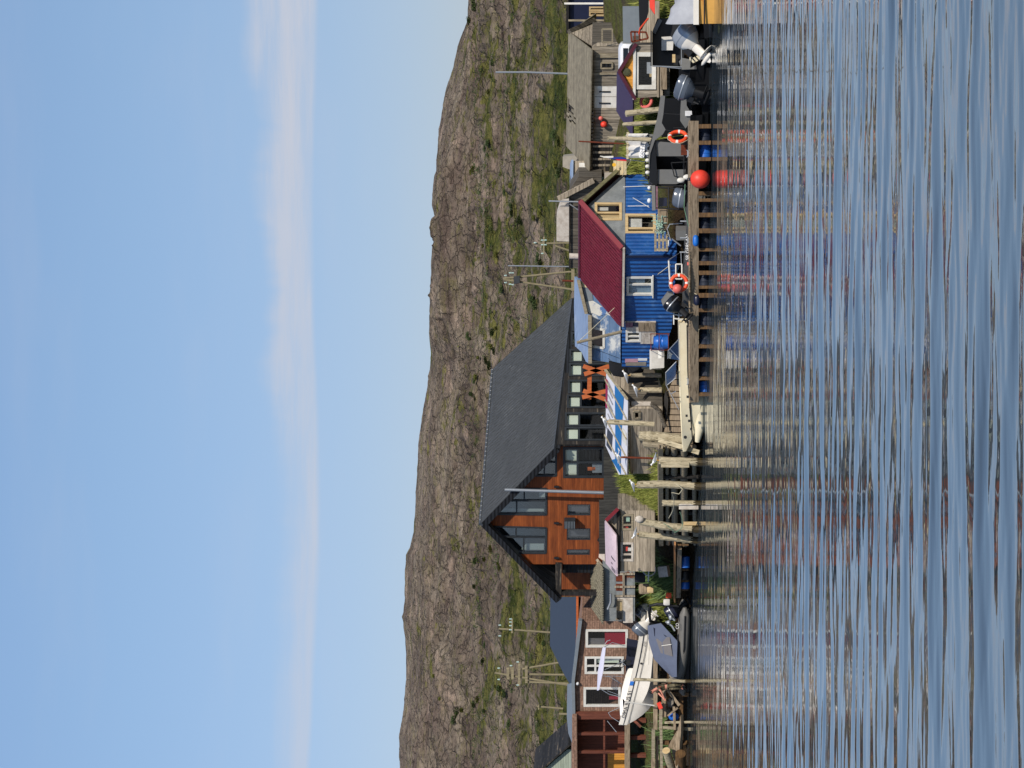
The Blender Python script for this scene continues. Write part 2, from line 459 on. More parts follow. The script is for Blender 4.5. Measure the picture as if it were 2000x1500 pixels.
mat('pink_roof', S(226, 204, 208), S(214, 190, 196), 'boards', .5, 'u', rough=.6, line=.08, tint=.03, ns=1.4, bump=.15)
plain('flag_blue', S(34, 50, 140), .8); plain('flag_red', S(206, 44, 52), .8)
plain('rope_pale', S(206, 198, 170), .9); plain('rope_green', S(120, 160, 130), .9); plain('rope_dark', S(60, 58, 54), .9)
plain('net_green', S(176, 206, 186), .9, var=.3); plain('patterned', S(150, 110, 124), .8, var=.6, ns=9)
plain('insulator', S(190, 214, 206), .3)
plain('mud', S(96, 76, 54), .9)
plain('brown_deck', S(176, 128, 84), .9)
plain('car_white', S(236, 236, 238), .25, spec=.5)
plain('yellow_sign', S(236, 180, 40), .6)
# ================================================================= sky, sun, camera
SUN_AZ, SUN_EL = R(23), R(36)                                   # sun behind the camera, to the right
sv = V((math.sin(SUN_AZ)*math.cos(SUN_EL), -math.cos(SUN_AZ)*math.cos(SUN_EL), math.sin(SUN_EL)))
w = bpy.data.worlds.new('World'); SC.world = w; w.use_nodes = True
nt = w.node_tree; bg = nt.nodes['Background']
sky = nt.nodes.new('ShaderNodeTexSky'); sky.sky_type = 'NISHITA'; sky.sun_disc = False
sky.sun_elevation = SUN_EL; sky.sun_rotation = math.atan2(sv.x, sv.y); sky.altitude = 0; sky.air_density = 1.0; sky.dust_density = .35; sky.ozone_density = 2.2
tc = nt.nodes.new('ShaderNodeTexCoord'); sx = nt.nodes.new('ShaderNodeSeparateXYZ'); nt.links.new(tc.outputs['Generated'], sx.inputs[0])
def wm(op, a, b=None, c=None):
    nd = nt.nodes.new('ShaderNodeMath'); nd.operation = op
    for i, x in enumerate((a, b, c)):
        if x is None: continue
        if isinstance(x, (int, float)): nd.inputs[i].default_value = x
        else: nt.links.new(x, nd.inputs[i])
    return nd.outputs[0]
def wr(v, a, b, c=0, d=1, smooth=True):
    nd = nt.nodes.new('ShaderNodeMapRange'); nd.interpolation_type = 'SMOOTHSTEP' if smooth else 'LINEAR'
    nt.links.new(v, nd.inputs[0])
    for i, x in enumerate((a, b, c, d)): nd.inputs[i+1].default_value = x
    return nd.outputs[0]
def wnoise(scale, sc, detail, rough=.55):
    mp = nt.nodes.new('ShaderNodeMapping'); mp.inputs['Scale'].default_value = sc; nt.links.new(tc.outputs['Generated'], mp.inputs[0])
    nz = nt.nodes.new('ShaderNodeTexNoise'); nz.inputs['Scale'].default_value = scale; nz.inputs['Detail'].default_value = detail; nz.inputs['Roughness'].default_value = rough
    nt.links.new(mp.outputs[0], nz.inputs['Vector']); return nz.outputs[0]
el = wm('MULTIPLY', wm('ARCSINE', sx.outputs[2]), 180/math.pi)    # elevation in degrees
az = wm('MULTIPLY', wm('ARCTAN2', sx.outputs[0], sx.outputs[1]), 180/math.pi)
wob = wm('MULTIPLY', wm('SUBTRACT', wnoise(1.0, (11, 11, 40), 6), .5), .7)
bot = wm('ADD', wm('ADD', wm('MULTIPLY', wm('SINE', wm('MULTIPLY', az, .42)), .09), 7.4), wm('MULTIPLY', wob, .35))
thick = wr(wm('ADD', wnoise(1.0, (16, 16, 4), 4), wm('MULTIPLY', az, .022)), .3, .78, .75, 1.7)
top = wm('ADD', wm('ADD', bot, thick), wm('MULTIPLY', wob, .5))
m1 = wr(wm('SUBTRACT', el, bot), -.06, .14); m2 = wr(wm('SUBTRACT', top, el), -.25, .5)
wisp = wr(wnoise(1.0, (9, 9, 110), 8, .65), .3, .66, .3, 1)
cl = wm('MULTIPLY', wm('MULTIPLY', m1, m2), wm('MULTIPLY', wisp, wr(az, -9, 9, .5, .8)))
faint = wm('MULTIPLY', wr(wnoise(1.0, (5, 5, 26), 5), .5, .8), .12)
cl = wm('MINIMUM', wm('ADD', cl, faint), .8)
cl = wm('MULTIPLY', cl, wr(el, .5, 3))
mx = nt.nodes.new('ShaderNodeMix'); mx.data_type = 'RGBA'; nt.links.new(cl, mx.inputs[0]); 
grd = wr(el, 1, 15, .6, 1.0, False); cbn = nt.nodes.new('ShaderNodeCombineColor'); nt.links.new(grd, cbn.inputs[0]); nt.links.new(wm('MULTIPLY', grd, wr(el, 1, 12, .93, 1.0, False)), cbn.inputs[1]); nt.links.new(wm('MULTIPLY', grd, wr(el, 1, 14, 1.13, 1.03, False)), cbn.inputs[2])
mg = nt.nodes.new('ShaderNodeMix'); mg.data_type = 'RGBA'; mg.blend_type = 'MULTIPLY'; mg.inputs[0].default_value = 1; nt.links.new(sky.outputs[0], mg.inputs[6]); nt.links.new(cbn.outputs[0], mg.inputs[7])
nt.links.new(mg.outputs[2], mx.inputs[6]); mx.inputs[7].default_value = (5.2, 5.3, 5.9, 1)
nt.links.new(mx.outputs[2], bg.inputs[0]); bg.inputs[1].default_value = .115
ld = bpy.data.lights.new('sun', 'SUN'); ld.energy = 3.9; ld.angle = R(.53); ld.color = (1, .93, .83)
lo = bpy.data.objects.new('sun', ld); COL.objects.link(lo); lo.rotation_euler = (-sv).to_track_quat('-Z', 'Y').to_euler(); lo.location = (60, -60, 80)
cd = bpy.data.cameras.new('camera'); cam = bpy.data.objects.new('camera', cd); COL.objects.link(cam); SC.camera = cam
cd.sensor_fit = 'HORIZONTAL'; cd.sensor_width = 36; cd.lens = F/2000*36; cd.clip_end = 6000; cd.clip_start = .5
cam.matrix_world = Matrix(((0, 1, 0, 0), (ST, 0, -CT, 0), (-CT, 0, -ST, CH), (0, 0, 0, 1)))
SC.view_settings.view_transform = 'Standard'; SC.view_settings.look = 'None'; SC.view_settings.gamma = 1; SC.view_settings.exposure = 0
SC.render.engine = 'CYCLES'; SC.cycles.max_bounces = 8; SC.cycles.transparent_max_bounces = 12; SC.cycles.caustics_reflective = False; SC.cycles.caustics_refractive = False
# ================================================================= ground, hills
rs = np.random.RandomState(5); PERM = rs.rand(256, 256)
def vnoise(x, y):
    xi = np.floor(x).astype(int); yi = np.floor(y).astype(int); fx = x-xi; fy = y-yi
    fx = fx*fx*(3-2*fx); fy = fy*fy*(3-2*fy)
    g = lambda i, j: PERM[i & 255, j & 255]
    return (g(xi, yi)*(1-fx)+g(xi+1, yi)*fx)*(1-fy)+(g(xi, yi+1)*(1-fx)+g(xi+1, yi+1)*fx)*fy
def fbm(x, y, o=5):
    s = 0; a = .5
    for i in range(o): s = s+a*(vnoise(x+i*17.3, y+i*9.1)-.5); x = x*2.03; y = y*2.03; a *= .5
    return s
def ridged(x, y, o=4):
    s = 0; a = .5
    for i in range(o): s = s+a*(1-np.abs(2*vnoise(x+i*7.7, y+i*3.3)-1)); x = x*2.1; y = y*2.1; a *= .5
    return s
RPY = [-700, -60, 0, 40, 60, 90, 130, 170, 200, 250, 300, 330, 345, 400, 420, 460, 500, 560, 620, 650, 690, 720, 760, 800, 850, 900, 960, 1000, 1040, 1070, 1085, 1110, 1150, 1180, 1198, 1206, 1216, 1240, 1280, 1330, 1380, 1420, 1440, 1480, 1500, 1560, 2300]
RPX = [930, 918, 915, 912, 904, 893, 885, 873, 866, 858, 854, 852, 847, 843, 848, 848, 844, 841, 838, 837, 842, 840, 834, 828, 818, 814, 812, 810, 807, 800, 792, 790, 789, 788, 786, 783.5, 787, 789, 792, 793, 789, 784, 780, 780, 782, 784, 830]
CPY = [-700, 0, 120, 250, 300, 400, 500, 600, 680, 760, 850, 950, 1050, 1150, 1300, 1500, 2300]
CPX = [970, 958, 956, 950, 945, 938, 940, 942, 930, 915, 905, 898, 890, 884, 876, 868, 900]
HS = [-9, -3, -.6, 0, .6, 1.6, 9, 16, 40]; HZ = [-2.2, -1.6, -1.0, -.5, .3, 1.5, 3.3, 4.1, 4.7]
GPY = [-700, 230, 340, 830, 880, 1100, 1165, 1320, 1400, 2300]; GOF = [7.5, 7.5, 3.6, 3.6, 1.3, 1.3, 2.7, 2.7, 2.0, 2.0]
def ground_h(x, y, detail=True):
    x = np.asarray(x, float); y = np.asarray(y, float)
    py = 750-F*x/y
    D = np.interp(py, WPY, WY)+np.interp(py, GPY, GOF); s = y-D
    zn = np.interp(s, HS, HZ)
    Rx = np.interp(py, RPY, RPX); Cx = np.interp(py, CPY, CPX)
    cliff = np.interp(py, [180, 300, 620, 760], [0, 1, 1, 0])
    def z(px, Y): return CH+(VH-px)/F*Y
    ks = [(150, 1152), (190, 1105), (250, 1040), (330, Cx+14), (384, Cx), (390, Cx-(Cx-Rx)*(.15+.55*cliff)), (404, Cx-(Cx-Rx)*(.5+.36*cliff)), (430, Rx+(Cx-Rx)*(.3-.2*cliff)), (470, Rx+0*py)]
    out = z(ks[0][1], ks[0][0])+0*py
    Y0, z0 = 130., zn
    Yp = 128.0; zp = np.interp(130-D, HS, HZ)
    res = np.where(y < Yp, zn, 0)
    for Yk, pk in ks:
        zk = z(pk, Yk); t = np.clip((y-Yp)/(Yk-Yp), 0, 1)
        res = np.where((y >= Yp) & (y < Yk), zp+(zk-zp)*t, res); Yp, zp = Yk, zk
    for Yk, zk in ((560, zp-3), (900, zp-30)):
        t = np.clip((y-Yp)/(Yk-Yp), 0, 1); res = np.where((y >= Yp) & (y < Yk), zp+(zk-zp)*t, res); Yp, zp = Yk, zk
    res = np.where(y >= Yp, zp, res)
    if detail:
        am = np.interp(y, [125, 150, 220, 360, 430, 465, 480], [0, .4, 1.3, 1.9, .45, .25, .25])
        n = fbm(x/22, y/30, 5)*4.2+(ridged(x/11+3, y/6)-.55)*2.6+(ridged(x/3.4, y/2.0+9, 3)-.5)*1.1
        q_ = (n+y*.03)/1.3; fr_ = q_-np.floor(q_); st = (np.floor(q_)+np.clip(fr_*2.6-.8, 0, 1))*1.3-y*.03
        res = res+am*(.55*n+.45*st)
        res = res+np.where(s > 2, np.interp(y, [60, 128, 150], [1, 1, 0]), 0)*fbm(x/1.7, y/1.7, 4)*.35
    return res
pyc = np.concatenate([np.linspace(-900, -60, 40, endpoint=False), np.linspace(-60, 1560, 820, endpoint=False), np.linspace(1560, 2500, 40)])
yr = np.concatenate([np.linspace(74, 128, 110, endpoint=False), np.linspace(128, 250, 90, endpoint=False), np.linspace(250, 375, 80, endpoint=False), np.linspace(375, 395, 50, endpoint=False), np.linspace(395, 480, 90, endpoint=False), np.linspace(480, 900, 14)])
PY, YY = np.meshgrid(pyc, yr); XX = (750-PY)/F*YY; ZZ = ground_h(XX, YY)
def gridmesh(name, X, Y, Z, mat, kind):
    me = bpy.data.meshes.new(name); nr, nc = X.shape
    co = np.stack([X, Y, Z], -1).reshape(-1, 3).astype(np.float32)
    i = np.arange(nr*nc).reshape(nr, nc)
    q = np.stack([i[:-1, :-1], i[:-1, 1:], i[1:, 1:], i[1:, :-1]], -1).reshape(-1, 4)
    a = co[q[0, 1]]-co[q[0, 0]]; b = co[q[0, 3]]-co[q[0, 0]]
    if np.cross(a, b)[2] < 0: q = q[:, ::-1]
    me.vertices.add(len(co)); me.vertices.foreach_set('co', co.ravel())
    me.loops.add(q.size); me.loops.foreach_set('vertex_index', q.ravel().astype(np.int32))
    me.polygons.add(len(q)); me.polygons.foreach_set('loop_start', np.arange(0, q.size, 4, dtype=np.int32))
    me.update(); me.validate(); me.polygons.foreach_set('use_smooth', [True]*len(me.polygons))
    me.materials.append(mat); o = bpy.data.objects.new(name, me); COL.objects.link(o); o['kind'] = kind
    return o
k = NT('hill_rock')
tc2 = k.n('ShaderNodeTexCoord'); geo = k.n('ShaderNodeNewGeometry')
def hn(sc, scale, det=6, rough=.6):
    mp = k.n('ShaderNodeMapping'); mp.inputs['Scale'].default_value = sc; k.l(tc2.outputs['Object'], mp.inputs[0])
    nz = k.n('ShaderNodeTexNoise', Scale=scale, Detail=det, Roughness=rough); k.l(mp.outputs[0], nz.inputs['Vector']); return nz.outputs[0]
r1 = hn((.5, .35, 1.6), .5, 9, .72); r2 = hn((.2, .1, .7), .5, 6); r3 = hn((1, .6, 2), 1.6, 6, .7)
col = k.mix(k.rng(r1, .3, .7), S(112, 100, 86), S(178, 162, 142))
col = k.mix(k.rng(r2, .42, .66), col, S(118, 102, 92))
col = k.mix(k.rng(r3, .52, .66), col, S(62, 56, 50))
mpv = k.n('ShaderNodeMapping'); mpv.inputs['Scale'].default_value = (.3, .16, .55); k.l(tc2.outputs['Object'], mpv.inputs[0])
wv = k.n('ShaderNodeTexNoise', Scale=1.6, Detail=7.0); k.l(mpv.outputs[0], wv.inputs['Vector'])
ad = k.n('ShaderNodeVectorMath', operation='ADD'); k.l(mpv.outputs[0], ad.inputs[0]); k.l(wv.outputs['Color'], ad.inputs[1])
vo = k.n('ShaderNodeTexVoronoi', feature='DISTANCE_TO_EDGE', Scale=1.0); k.l(ad.outputs[0], vo.inputs['Vector'])
crk0 = k.rng(vo.outputs['Distance'], .0, .05, 1, 0)
sxq = k.n('ShaderNodeSeparateXYZ'); k.l(tc2.outputs['Object'], sxq.inputs[0])
crk = k.math('MULTIPLY', crk0, k.rng(sxq.outputs[1], 126, 150))
col = k.mix(k.math('MULTIPLY', crk, .25), col, S(66, 58, 50))
b1 = hn((.035, .02, .11), 1.0, 5, .6); b2 = hn((.12, .07, .3), 1.0, 6, .65)
col = k.mix(k.rng(b1, .5, .64, 0, .6), col, S(88, 76, 68))
col = k.mix(k.rng(b2, .56, .66, 0, .65), col, S(190, 166, 146))
col = k.mix(k.rng(b2, .44, .34, 0, .6), col, S(70, 62, 56))
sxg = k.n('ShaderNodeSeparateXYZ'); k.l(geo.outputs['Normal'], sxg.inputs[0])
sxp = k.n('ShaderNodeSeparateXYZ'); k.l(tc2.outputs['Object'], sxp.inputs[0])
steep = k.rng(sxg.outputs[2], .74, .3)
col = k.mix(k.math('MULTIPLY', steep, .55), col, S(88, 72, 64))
slope = k.rng(sxg.outputs[2], .45, .95)
low = k.rng(k.math('DIVIDE', sxp.outputs[2], sxp.outputs[1]), .035, .085, .1, -.07)   # greener towards the foot of the slope
v1 = hn((.09, .05, .3), 1.0, 8, .68); v2 = hn((.3, .2, 1.2), .9, 7, .7)
vm = k.math('ADD', k.math('ADD', k.math('MULTIPLY', v1, .75), k.math('MULTIPLY', v2, .5)), k.math('ADD', k.math('MULTIPLY', slope, .1), low))
veg = k.rng(vm, .73, .79)
vc = k.mix(k.rng(hn((.5, .4, 1.5), 1.2, 6, .7), .35, .65), S(82, 88, 38), S(52, 63, 30))
vc = k.mix(k.rng(v2, .45, .7), vc, S(140, 132, 76))
lich = k.rng(hn((.16, .1, .8), 1.3, 8, .72), .52, .66, 0, .55)
col = k.mix(lich, col, S(132, 124, 82))
col = k.mix(veg, col, vc)
near = k.rng(sxp.outputs[1], 128, 140, 1, 0)
gr = k.mix(k.rng(hn((1, 1, 1), .9, 7, .7), .4, .62), S(98, 104, 52), S(96, 86, 68))
gr = k.mix(k.rng(sxp.outputs[2], 1.2, 1.9, 1, 0), gr, S(70, 56, 40))
col = k.mix(near, col, gr)
k.l(col, k.b.inputs['Base Color']); k.b.inputs['Roughness'].default_value = .95; k.b.inputs['Specular IOR Level'].default_value = .1
hb = k.math('ADD', k.math('MULTIPLY', r1, 1.0), k.math('SUBTRACT', k.math('MULTIPLY', r3, .7), k.math('MULTIPLY', crk, .5)))
bp = k.n('ShaderNodeBump', Strength=.9, Distance=1.2); k.l(hb, bp.inputs['Height']); k.l(bp.outputs[0], k.b.inputs['Normal'])
gridmesh('hillside', XX, YY, ZZ, k.m, 'structure')
def hit(px, py, y0=150, y1=480):
    d = ray(px, py); ys = np.arange(y0, y1, .5); t = ys/d.y
    hz = ground_h(d.x*t, ys); zz = CH+d.z*t
    i = int(np.argmax(hz > zz)); return V((d.x*t[i], ys[i], float(hz[i])))
def gz(x, y): return float(ground_h(np.array([x]), np.array([y]))[0])
# ================================================================= water
def wave_h(x, y):
    r = np.random.RandomState(3); h = 0*x
    for i in range(64):
        L = .42*(4.6**r.rand()) if i > 13 else 2.0*(1.9**r.rand()); kk = 2*math.pi/L
        a = r.randn()*(.15 if L > .9 else .23)+.05; ph = r.rand()*6.283
        sl = .0335*math.sqrt(2/58)*(1.1 if .6 < L < 2 else .9)
        h = h+sl/kk*np.sin(kk*(x*math.sin(a)+y*math.cos(a))+ph)
    pat = .75+.9*(vnoise(x/9+4, y/16)-.3)
    for i in range(16):
        L = .2*(2.2**r.rand()); kk = 2*math.pi/L; a = r.randn()*.3; ph = r.rand()*6.283
        h = h+np.interp(y, [25, 55], [1, 0])*.013*math.sqrt(2/16)/kk*np.sin(kk*(x*math.sin(a)+y*math.cos(a))+ph)
    return h*pat*np.interp(y, [30, 55, 85], [1.02, .95, .58])
yw = [13.0]
while yw[-1] < 126: yw.append(yw[-1]+.05+.0007*(yw[-1]-13))
yw = np.array(yw); un = np.linspace(-1, 1, 270)
UW, YW = np.meshgrid(un, yw); XW = UW*(YW*.24+12); ZW = wave_h(XW, YW)
k = NT('sea_water'); k.b.inputs['Base Color'].default_value = (.045, .062, .075, 1); k.b.inputs['Roughness'].default_value = .025; k.b.inputs['IOR'].default_value = 1.45; k.b.inputs['Specular IOR Level'].default_value = .62
tcw = k.n('ShaderNodeTexCoord'); mpw = k.n('ShaderNodeMapping'); mpw.inputs['Scale'].default_value = (1.2, 4, 1); k.l(tcw.outputs['Object'], mpw.inputs[0])
nzw = k.n('ShaderNodeTexNoise', Scale=1.1, Detail=3.0); k.l(mpw.outputs[0], nzw.inputs['Vector'])
bpw = k.n('ShaderNodeBump', Strength=.07, Distance=.03); k.l(nzw.outputs[0], bpw.inputs['Height']); k.l(bpw.outputs[0], k.b.inputs['Normal'])
gridmesh('sea_water', XW, YW, ZW, k.m, 'structure')
def ring_water():
    mb = MB(); a = [V((un[0]*(YY_*.24+12), YY_, -.02)) for YY_ in (13, 126)]; b = [V((-p.x, p.y, -.02)) for p in a]
    far = 900
    mb.add([a[0], a[1], V((-far, 126, -.02)), V((-far, 13, -.02))], [(0, 1, 2, 3)])
    mb.add([b[0], b[1], V((far, 126, -.02)), V((far, 13, -.02))], [(0, 3, 2, 1)])
    mb.add([V((-far, 13, -.02)), V((far, 13, -.02)), V((far, -1500, -.02)), V((-far, -1500, -.02))], [(0, 3, 2, 1)])
    mb.build('open_water', k.m, at=(0, 0, 0), kind='structure', rec=False)
ring_water()
MB().add([V((-900, -1500, -3)), V((900, -1500, -3)), V((900, 900, -3)), V((-900, 900, -3))], [(0, 1, 2, 3)]).build('seabed', M['mud'], at=(0, 0, 0), kind='structure')
# ================================================================= shrubs and grass
def leafmat(name, c1, c2):
    k = NT(name); g = k.n('ShaderNodeNewGeometry'); oi = k.n('ShaderNodeTexCoord')
    nz = k.n('ShaderNodeTexNoise', Scale=1.4, Detail=3.0); k.l(oi.outputs['Object'], nz.inputs['Vector'])
    f = k.math('ADD', k.math('MULTIPLY', g.outputs['Random Per Island'], .5), k.math('MULTIPLY', nz.outputs[0], .6))
    k.l(k.mix(k.rng(f, .25, .8), c1, c2), k.b.inputs['Base Color']); k.b.inputs['Roughness'].default_value = .8; k.b.inputs['Specular IOR Level'].default_value = .2
    k.b.inputs['Subsurface Weight'].default_value = 0
    M[name] = k.m
leafmat('leaf_dark', S(40, 54, 30), S(74, 88, 46)); leafmat('leaf_olive', S(78, 84, 36), S(112, 112, 52))
leafmat('grass_blade', S(92, 108, 42), S(158, 160, 84)); leafmat('grass_dark', S(74, 96, 52), S(122, 146, 92))
def leaves(mb, c, rx, rz, n, sz):
    for i in range(n):
        while True:
            q = V((rnd.uniform(-1, 1), rnd.uniform(-1, 1), rnd.uniform(-.6, 1)))
            if q.length < 1: break
        p = V(c)+V((q.x*rx, q.y*rx*.8, q.z*rz))
        a = V((rnd.gauss(0, 1), rnd.gauss(0, 1), rnd.gauss(0, .7))).normalized(); b = a.orthogonal().normalized()
        s = sz*rnd.uniform(.6, 1.3)
        mb.add([p-a*s, p+b*s*.6, p+a*s, p-b*s*.6], [(0, 1, 2, 3)])
shr = [(918, 655, 8), (925, 662, 6), (966, 648, 9), (972, 640, 6), (962, 676, 10), (968, 686, 7), (952, 702, 9), (960, 712, 10), (944, 700, 6), (938, 736, 9), (940, 745, 6), (931, 769, 8), (930, 778, 5), (1058, 410, 11), (1050, 425, 8), (1008, 415, 9), (1012, 402, 8), (1020, 428, 9), (1002, 360, 8), (972, 362, 9), (990, 375, 7), (1044, 585, 12), (1050, 596, 9), (1038, 580, 8), (1088, 322, 12), (1096, 340, 8), (1056, 506, 10), (1064, 512, 8), (948, 478, 6), (976, 496, 7), (982, 565, 9), (898, 1395, 12), (890, 1408, 10), (905, 1385, 9), (934, 1366, 9), (928, 1376, 7), (978, 1345, 10), (990, 1355, 8), (972, 1340, 7), (1060, 1245, 10), (1068, 1255, 9), (1000, 1415, 8), (930, 1095, 8), (948, 1090, 9), (960, 1072, 9), (955, 280, 9), (950, 290, 8), (963, 122, 7), (960, 150, 8), (956, 180, 8), (1086, 262, 10), (1094, 275, 9), (1065, 195, 8), (922, 340, 9), (926, 330, 8), (912, 20, 12), (920, 40, 11), (928, 10, 11), (985, 1100, 6), (978, 1108, 6), (930, 1145, 7), (952, 1260, 6), (945, 1290, 8), (860, 1365, 6), (848, 1320, 6), (948, 1388, 8)]
prot = []
for j in range(5):
    mb = MB()
    for q in range(4): leaves(mb, (rnd.uniform(-.6, .6), rnd.uniform(-.4, .4), rnd.uniform(.2, .5)), rnd.uniform(.45, .7), rnd.uniform(.4, .6), 95, .12)
    o = mb.build('hillside_shrub', M['leaf_dark' if j < 3 else 'leaf_olive'], label='dark rounded shrub growing on the rocky hillside', cat='shrub', group='shrubs on the hillside', at=(0, 0, 0), rec=False)
    prot.append(o)
for i, (px, py, r) in enumerate(shr):
    o = prot[i % 5] if i < 5 else prot[i % 5].copy()
    if i >= 5: COL.objects.link(o)
    p = hit(px, py); s = r*p.y/F*1.15
    o.location = p-V((0, 0, .1*s)); o.scale = (s*rnd.uniform(1, 1.35), s, s*rnd.uniform(.7, 1)); o.rotation_euler.z = rnd.uniform(0, 6)
mb = MB()
for i in range(2600):
    px = rnd.uniform(900, 1130); py = rnd.uniform(-20, 1520)
    if vnoise(np.array([py/26.]), np.array([px/13.+40]))[0] < .62: continue
    p = hit(px, py)
    s = rnd.uniform(2, 5)*p.y/F
    leaves(mb, p+V((0, 0, .25*s)), s*1.3, s*.7, 9, s*.33)
mb.build('heath_scrub', M['leaf_olive'], kind='stuff', at=(0, 0, 0), rec=False)
mb = MB()
for i in range(5200):
    px = rnd.uniform(925, 1120); py = rnd.uniform(-20, 1520)
    if vnoise(np.array([py/34.+9]), np.array([px/11.+80]))[0] < .6: continue
    if py > 700 and py < 1170 and px > 1000: continue
    p = hit(px, py); s = rnd.uniform(2.5, 6)*p.y/F
    leaves(mb, p+V((0, 0, .3*s)), s*1.2, s*.75, 10, s*.3)
mb.build('dwarf_birch_scrub', M['leaf_dark'], kind='stuff', at=(0, 0, 0), rec=False)
def grass(name, pts, n, hgt, matn, spread, lean=.25):
    mb = MB()
    for i in range(n):
        c = rnd.choice(pts); x = c[0]+rnd.gauss(0, spread); y = c[1]+rnd.gauss(0, spread*1.2); z = gz(x, y)
        if z < .6: continue
        h = hgt*rnd.uniform(.5, 1.3); a = rnd.uniform(0, 6.28); wd = V((math.cos(a), math.sin(a), 0))*rnd.uniform(.01, .022)
        l = V((rnd.gauss(0, lean), rnd.gauss(0, lean), 1))*h
        b = V((x, y, z-.03))
        mb.add([b-wd, b+wd, b+l*.6+wd*.7+V((l.x, l.y, 0))*.1, b+l, b+l*.6-wd*.7+V((l.x, l.y, 0))*.1], [(0, 1, 2, 3, 4)])
    mb.build(name, M[matn], kind='stuff', at=(0, 0, 0), rec=False)
def gpts(pys, ds): return [(V(P(1240, py, W(py)+d)).x, W(py)+d) for py in pys for d in ds]
grass('bank_grass', gpts(range(925, 1000, 8), (2.5, 4, 5.5, 7, 8.5)), 9000, .42, 'grass_blade', .45)
grass('reed_grass', gpts(range(1120, 1175, 8), (1.5, 2.3, 3.2)), 5200, .75, 'grass_dark', .4, .3)
grass('bank_grass', gpts(range(1170, 1240, 9), (3.5, 5, 6.5)), 5000, .4, 'grass_blade', .4)
grass('reed_grass', gpts(range(1425, 1500, 8), (1.2, 2.4)), 4200, .7, 'grass_dark', .4, .3)
grass('bank_grass', gpts(list(range(0, 60, 8))+list(range(210, 330, 9)), (8, 9.5, 11, 12.5)), 6500, .4, 'grass_blade', .5)
# ================================================================= buildings
def quadgrid(a, b, c, d, nu=8, nv=8):
    """bilinear surface a-b (top edge) to d-c (bottom edge)"""
    rows = []
    for i in range(nv+1):
        v = i/nv; l = a.lerp(d, v); r = b.lerp(c, v)
        rows.append([l.lerp(r, j/nu) for j in range(nu+1)])
    return rows
def roofq(parent, m, a, b, c, d, th=.08, name='roof', nu=8, nv=8, lift=.0):
    return MB().grid(quadgrid(a, b, c, d, nu, nv)).build(name, m, parent, solid=th, rec=True)
def polywin(parent, pl, poly, bars=(), fm=None, fw=.09, curt=(), glass=None, name='window'):
    fm = fm or M['frame_dark']; mb = MB(); pts = [pl.at(x, y, -.03) for x, y in poly]; n = len(pts)
    for i in range(n): mb.bar(pts[i], pts[(i+1) % n], fw, .12, pl.n)
    for (a, b) in bars: mb.bar(pl.at(a[0], a[1], -.03), pl.at(b[0], b[1], -.03), fw*.8, .09, pl.n)
    w_ = mb.build(name, fm, parent)
    MB().slab([pl.at(x, y, -.05) for x, y in poly], -pl.n*.008).build('pane', glass or M['glass_sky'], w_)
    for (q, m, nm) in curt: MB().slab([pl.at(x, y, -.22) for x, y in q], -pl.n*.02).build(nm, m, w_)
    return w_
def base(pl, x, y): p = pl.at(x, y); return p
# ---------------------------------------------------------------- the large timber house
gA = Pl(1165, 114, 868, 110.6); sB = Pl(868, 110.25, 583, 116.85)
H = thing('timber_house', 'large orange timber house with steep black metal roof and black side wall', 'house', gA.at(1182, 1000))
gab = [(946, 1016), (1086, 868), (1186, 868), (1186, 1102), (1030, 1102)]
w1 = [(1037, 929), (1086, 929), (1086, 878)]
w3 = [(1006, 954), (1067, 954), (1067, 1005), (964, 1004)]
w4 = [(964, 1028), (1067, 1031), (1066, 1080), (1010, 1080)]
small = [(1108, 985, 1153, 1007), (1107, 1032, 1153, 1055), (1107, 1073, 1152, 1084)]
wallmb(gA, gab, [w1, (1102, 875, 1178, 931), w3, w4]+small).build('gable_wall', M['orange_wood'], H)
shellmb(gA, gab, 9.5).build('inner_wall', M['black_cladding'], H)
polywin(H, gA, w1, [((1063, 929), (1063, 902)), ((1086, 903), (1063, 903))])
window(H, gA, (1102, 875, 1178, 931), M['frame_dark'], .12, vb=(.5,), hb=(.34,), curt=[(.02, .03, .34, .48, M['curtain_pale'], 'curtain'), (.02, .52, .34, .97, M['curtain_pale'], 'curtain'), (.72, .52, .98, .9, M['grey_sheet'], 'cupboard'), (.6, .7, .8, .82, M['orange_timber'], 'cushion')])
polywin(H, gA, w3, [((979, 978), (1067, 978)), ((1024, 954), (1024, 978)), ((1009, 978), (1009, 1004))], curt=[([(1055, 957), (1064, 957), (1064, 975), (1052, 975)], M['curtain_pale'], 'blind'), ([(985, 997), (1062, 998), (1062, 1003), (976, 1003)], M['curtain_pale'], 'blind')])
polywin(H, gA, w4, [((982, 1049), (1067, 1050)), ((1008, 1029), (1008, 1050)), ((1023, 1050), (1023, 1080))], curt=[([(1028, 1066), (1062, 1066), (1062, 1078), (1016, 1078)], M['curtain_pale'], 'blind')])
for q in small: window(H, gA, q, M['frame_dark'], .1, off=-.02, curt=[(.1, .3, .9, .8, M['canopy_window'], 'blind')], glass=M['glass_sky'])
mb = MB(); c0 = gA.at(1113, 1017, .26); mb.obox(c0, gA.d*.21, gA.n*.2, UPZ*.27)
ac = mb.build('vent_housing', M['frame_dark'], H)
mb = MB(); [mb.obox(c0+gA.n*.2+UPZ*(.22-.075*i), gA.d*.19, gA.n*.02, UPZ*.012) for i in range(7)]; mb.build('louvre', M['grey_sheet'], ac)
for q in ((1087, 949), (1087, 1020), (1087, 1088)):
    MB().lathe(gA.at(q[0], q[1], .1)-UPZ*.12, [(0, .06), (.24, .06)], 10).obox(gA.at(q[0], q[1], .04), gA.d*.03, gA.n*.05, UPZ*.03).build('wall_lamp', M['black_gloss'], H)
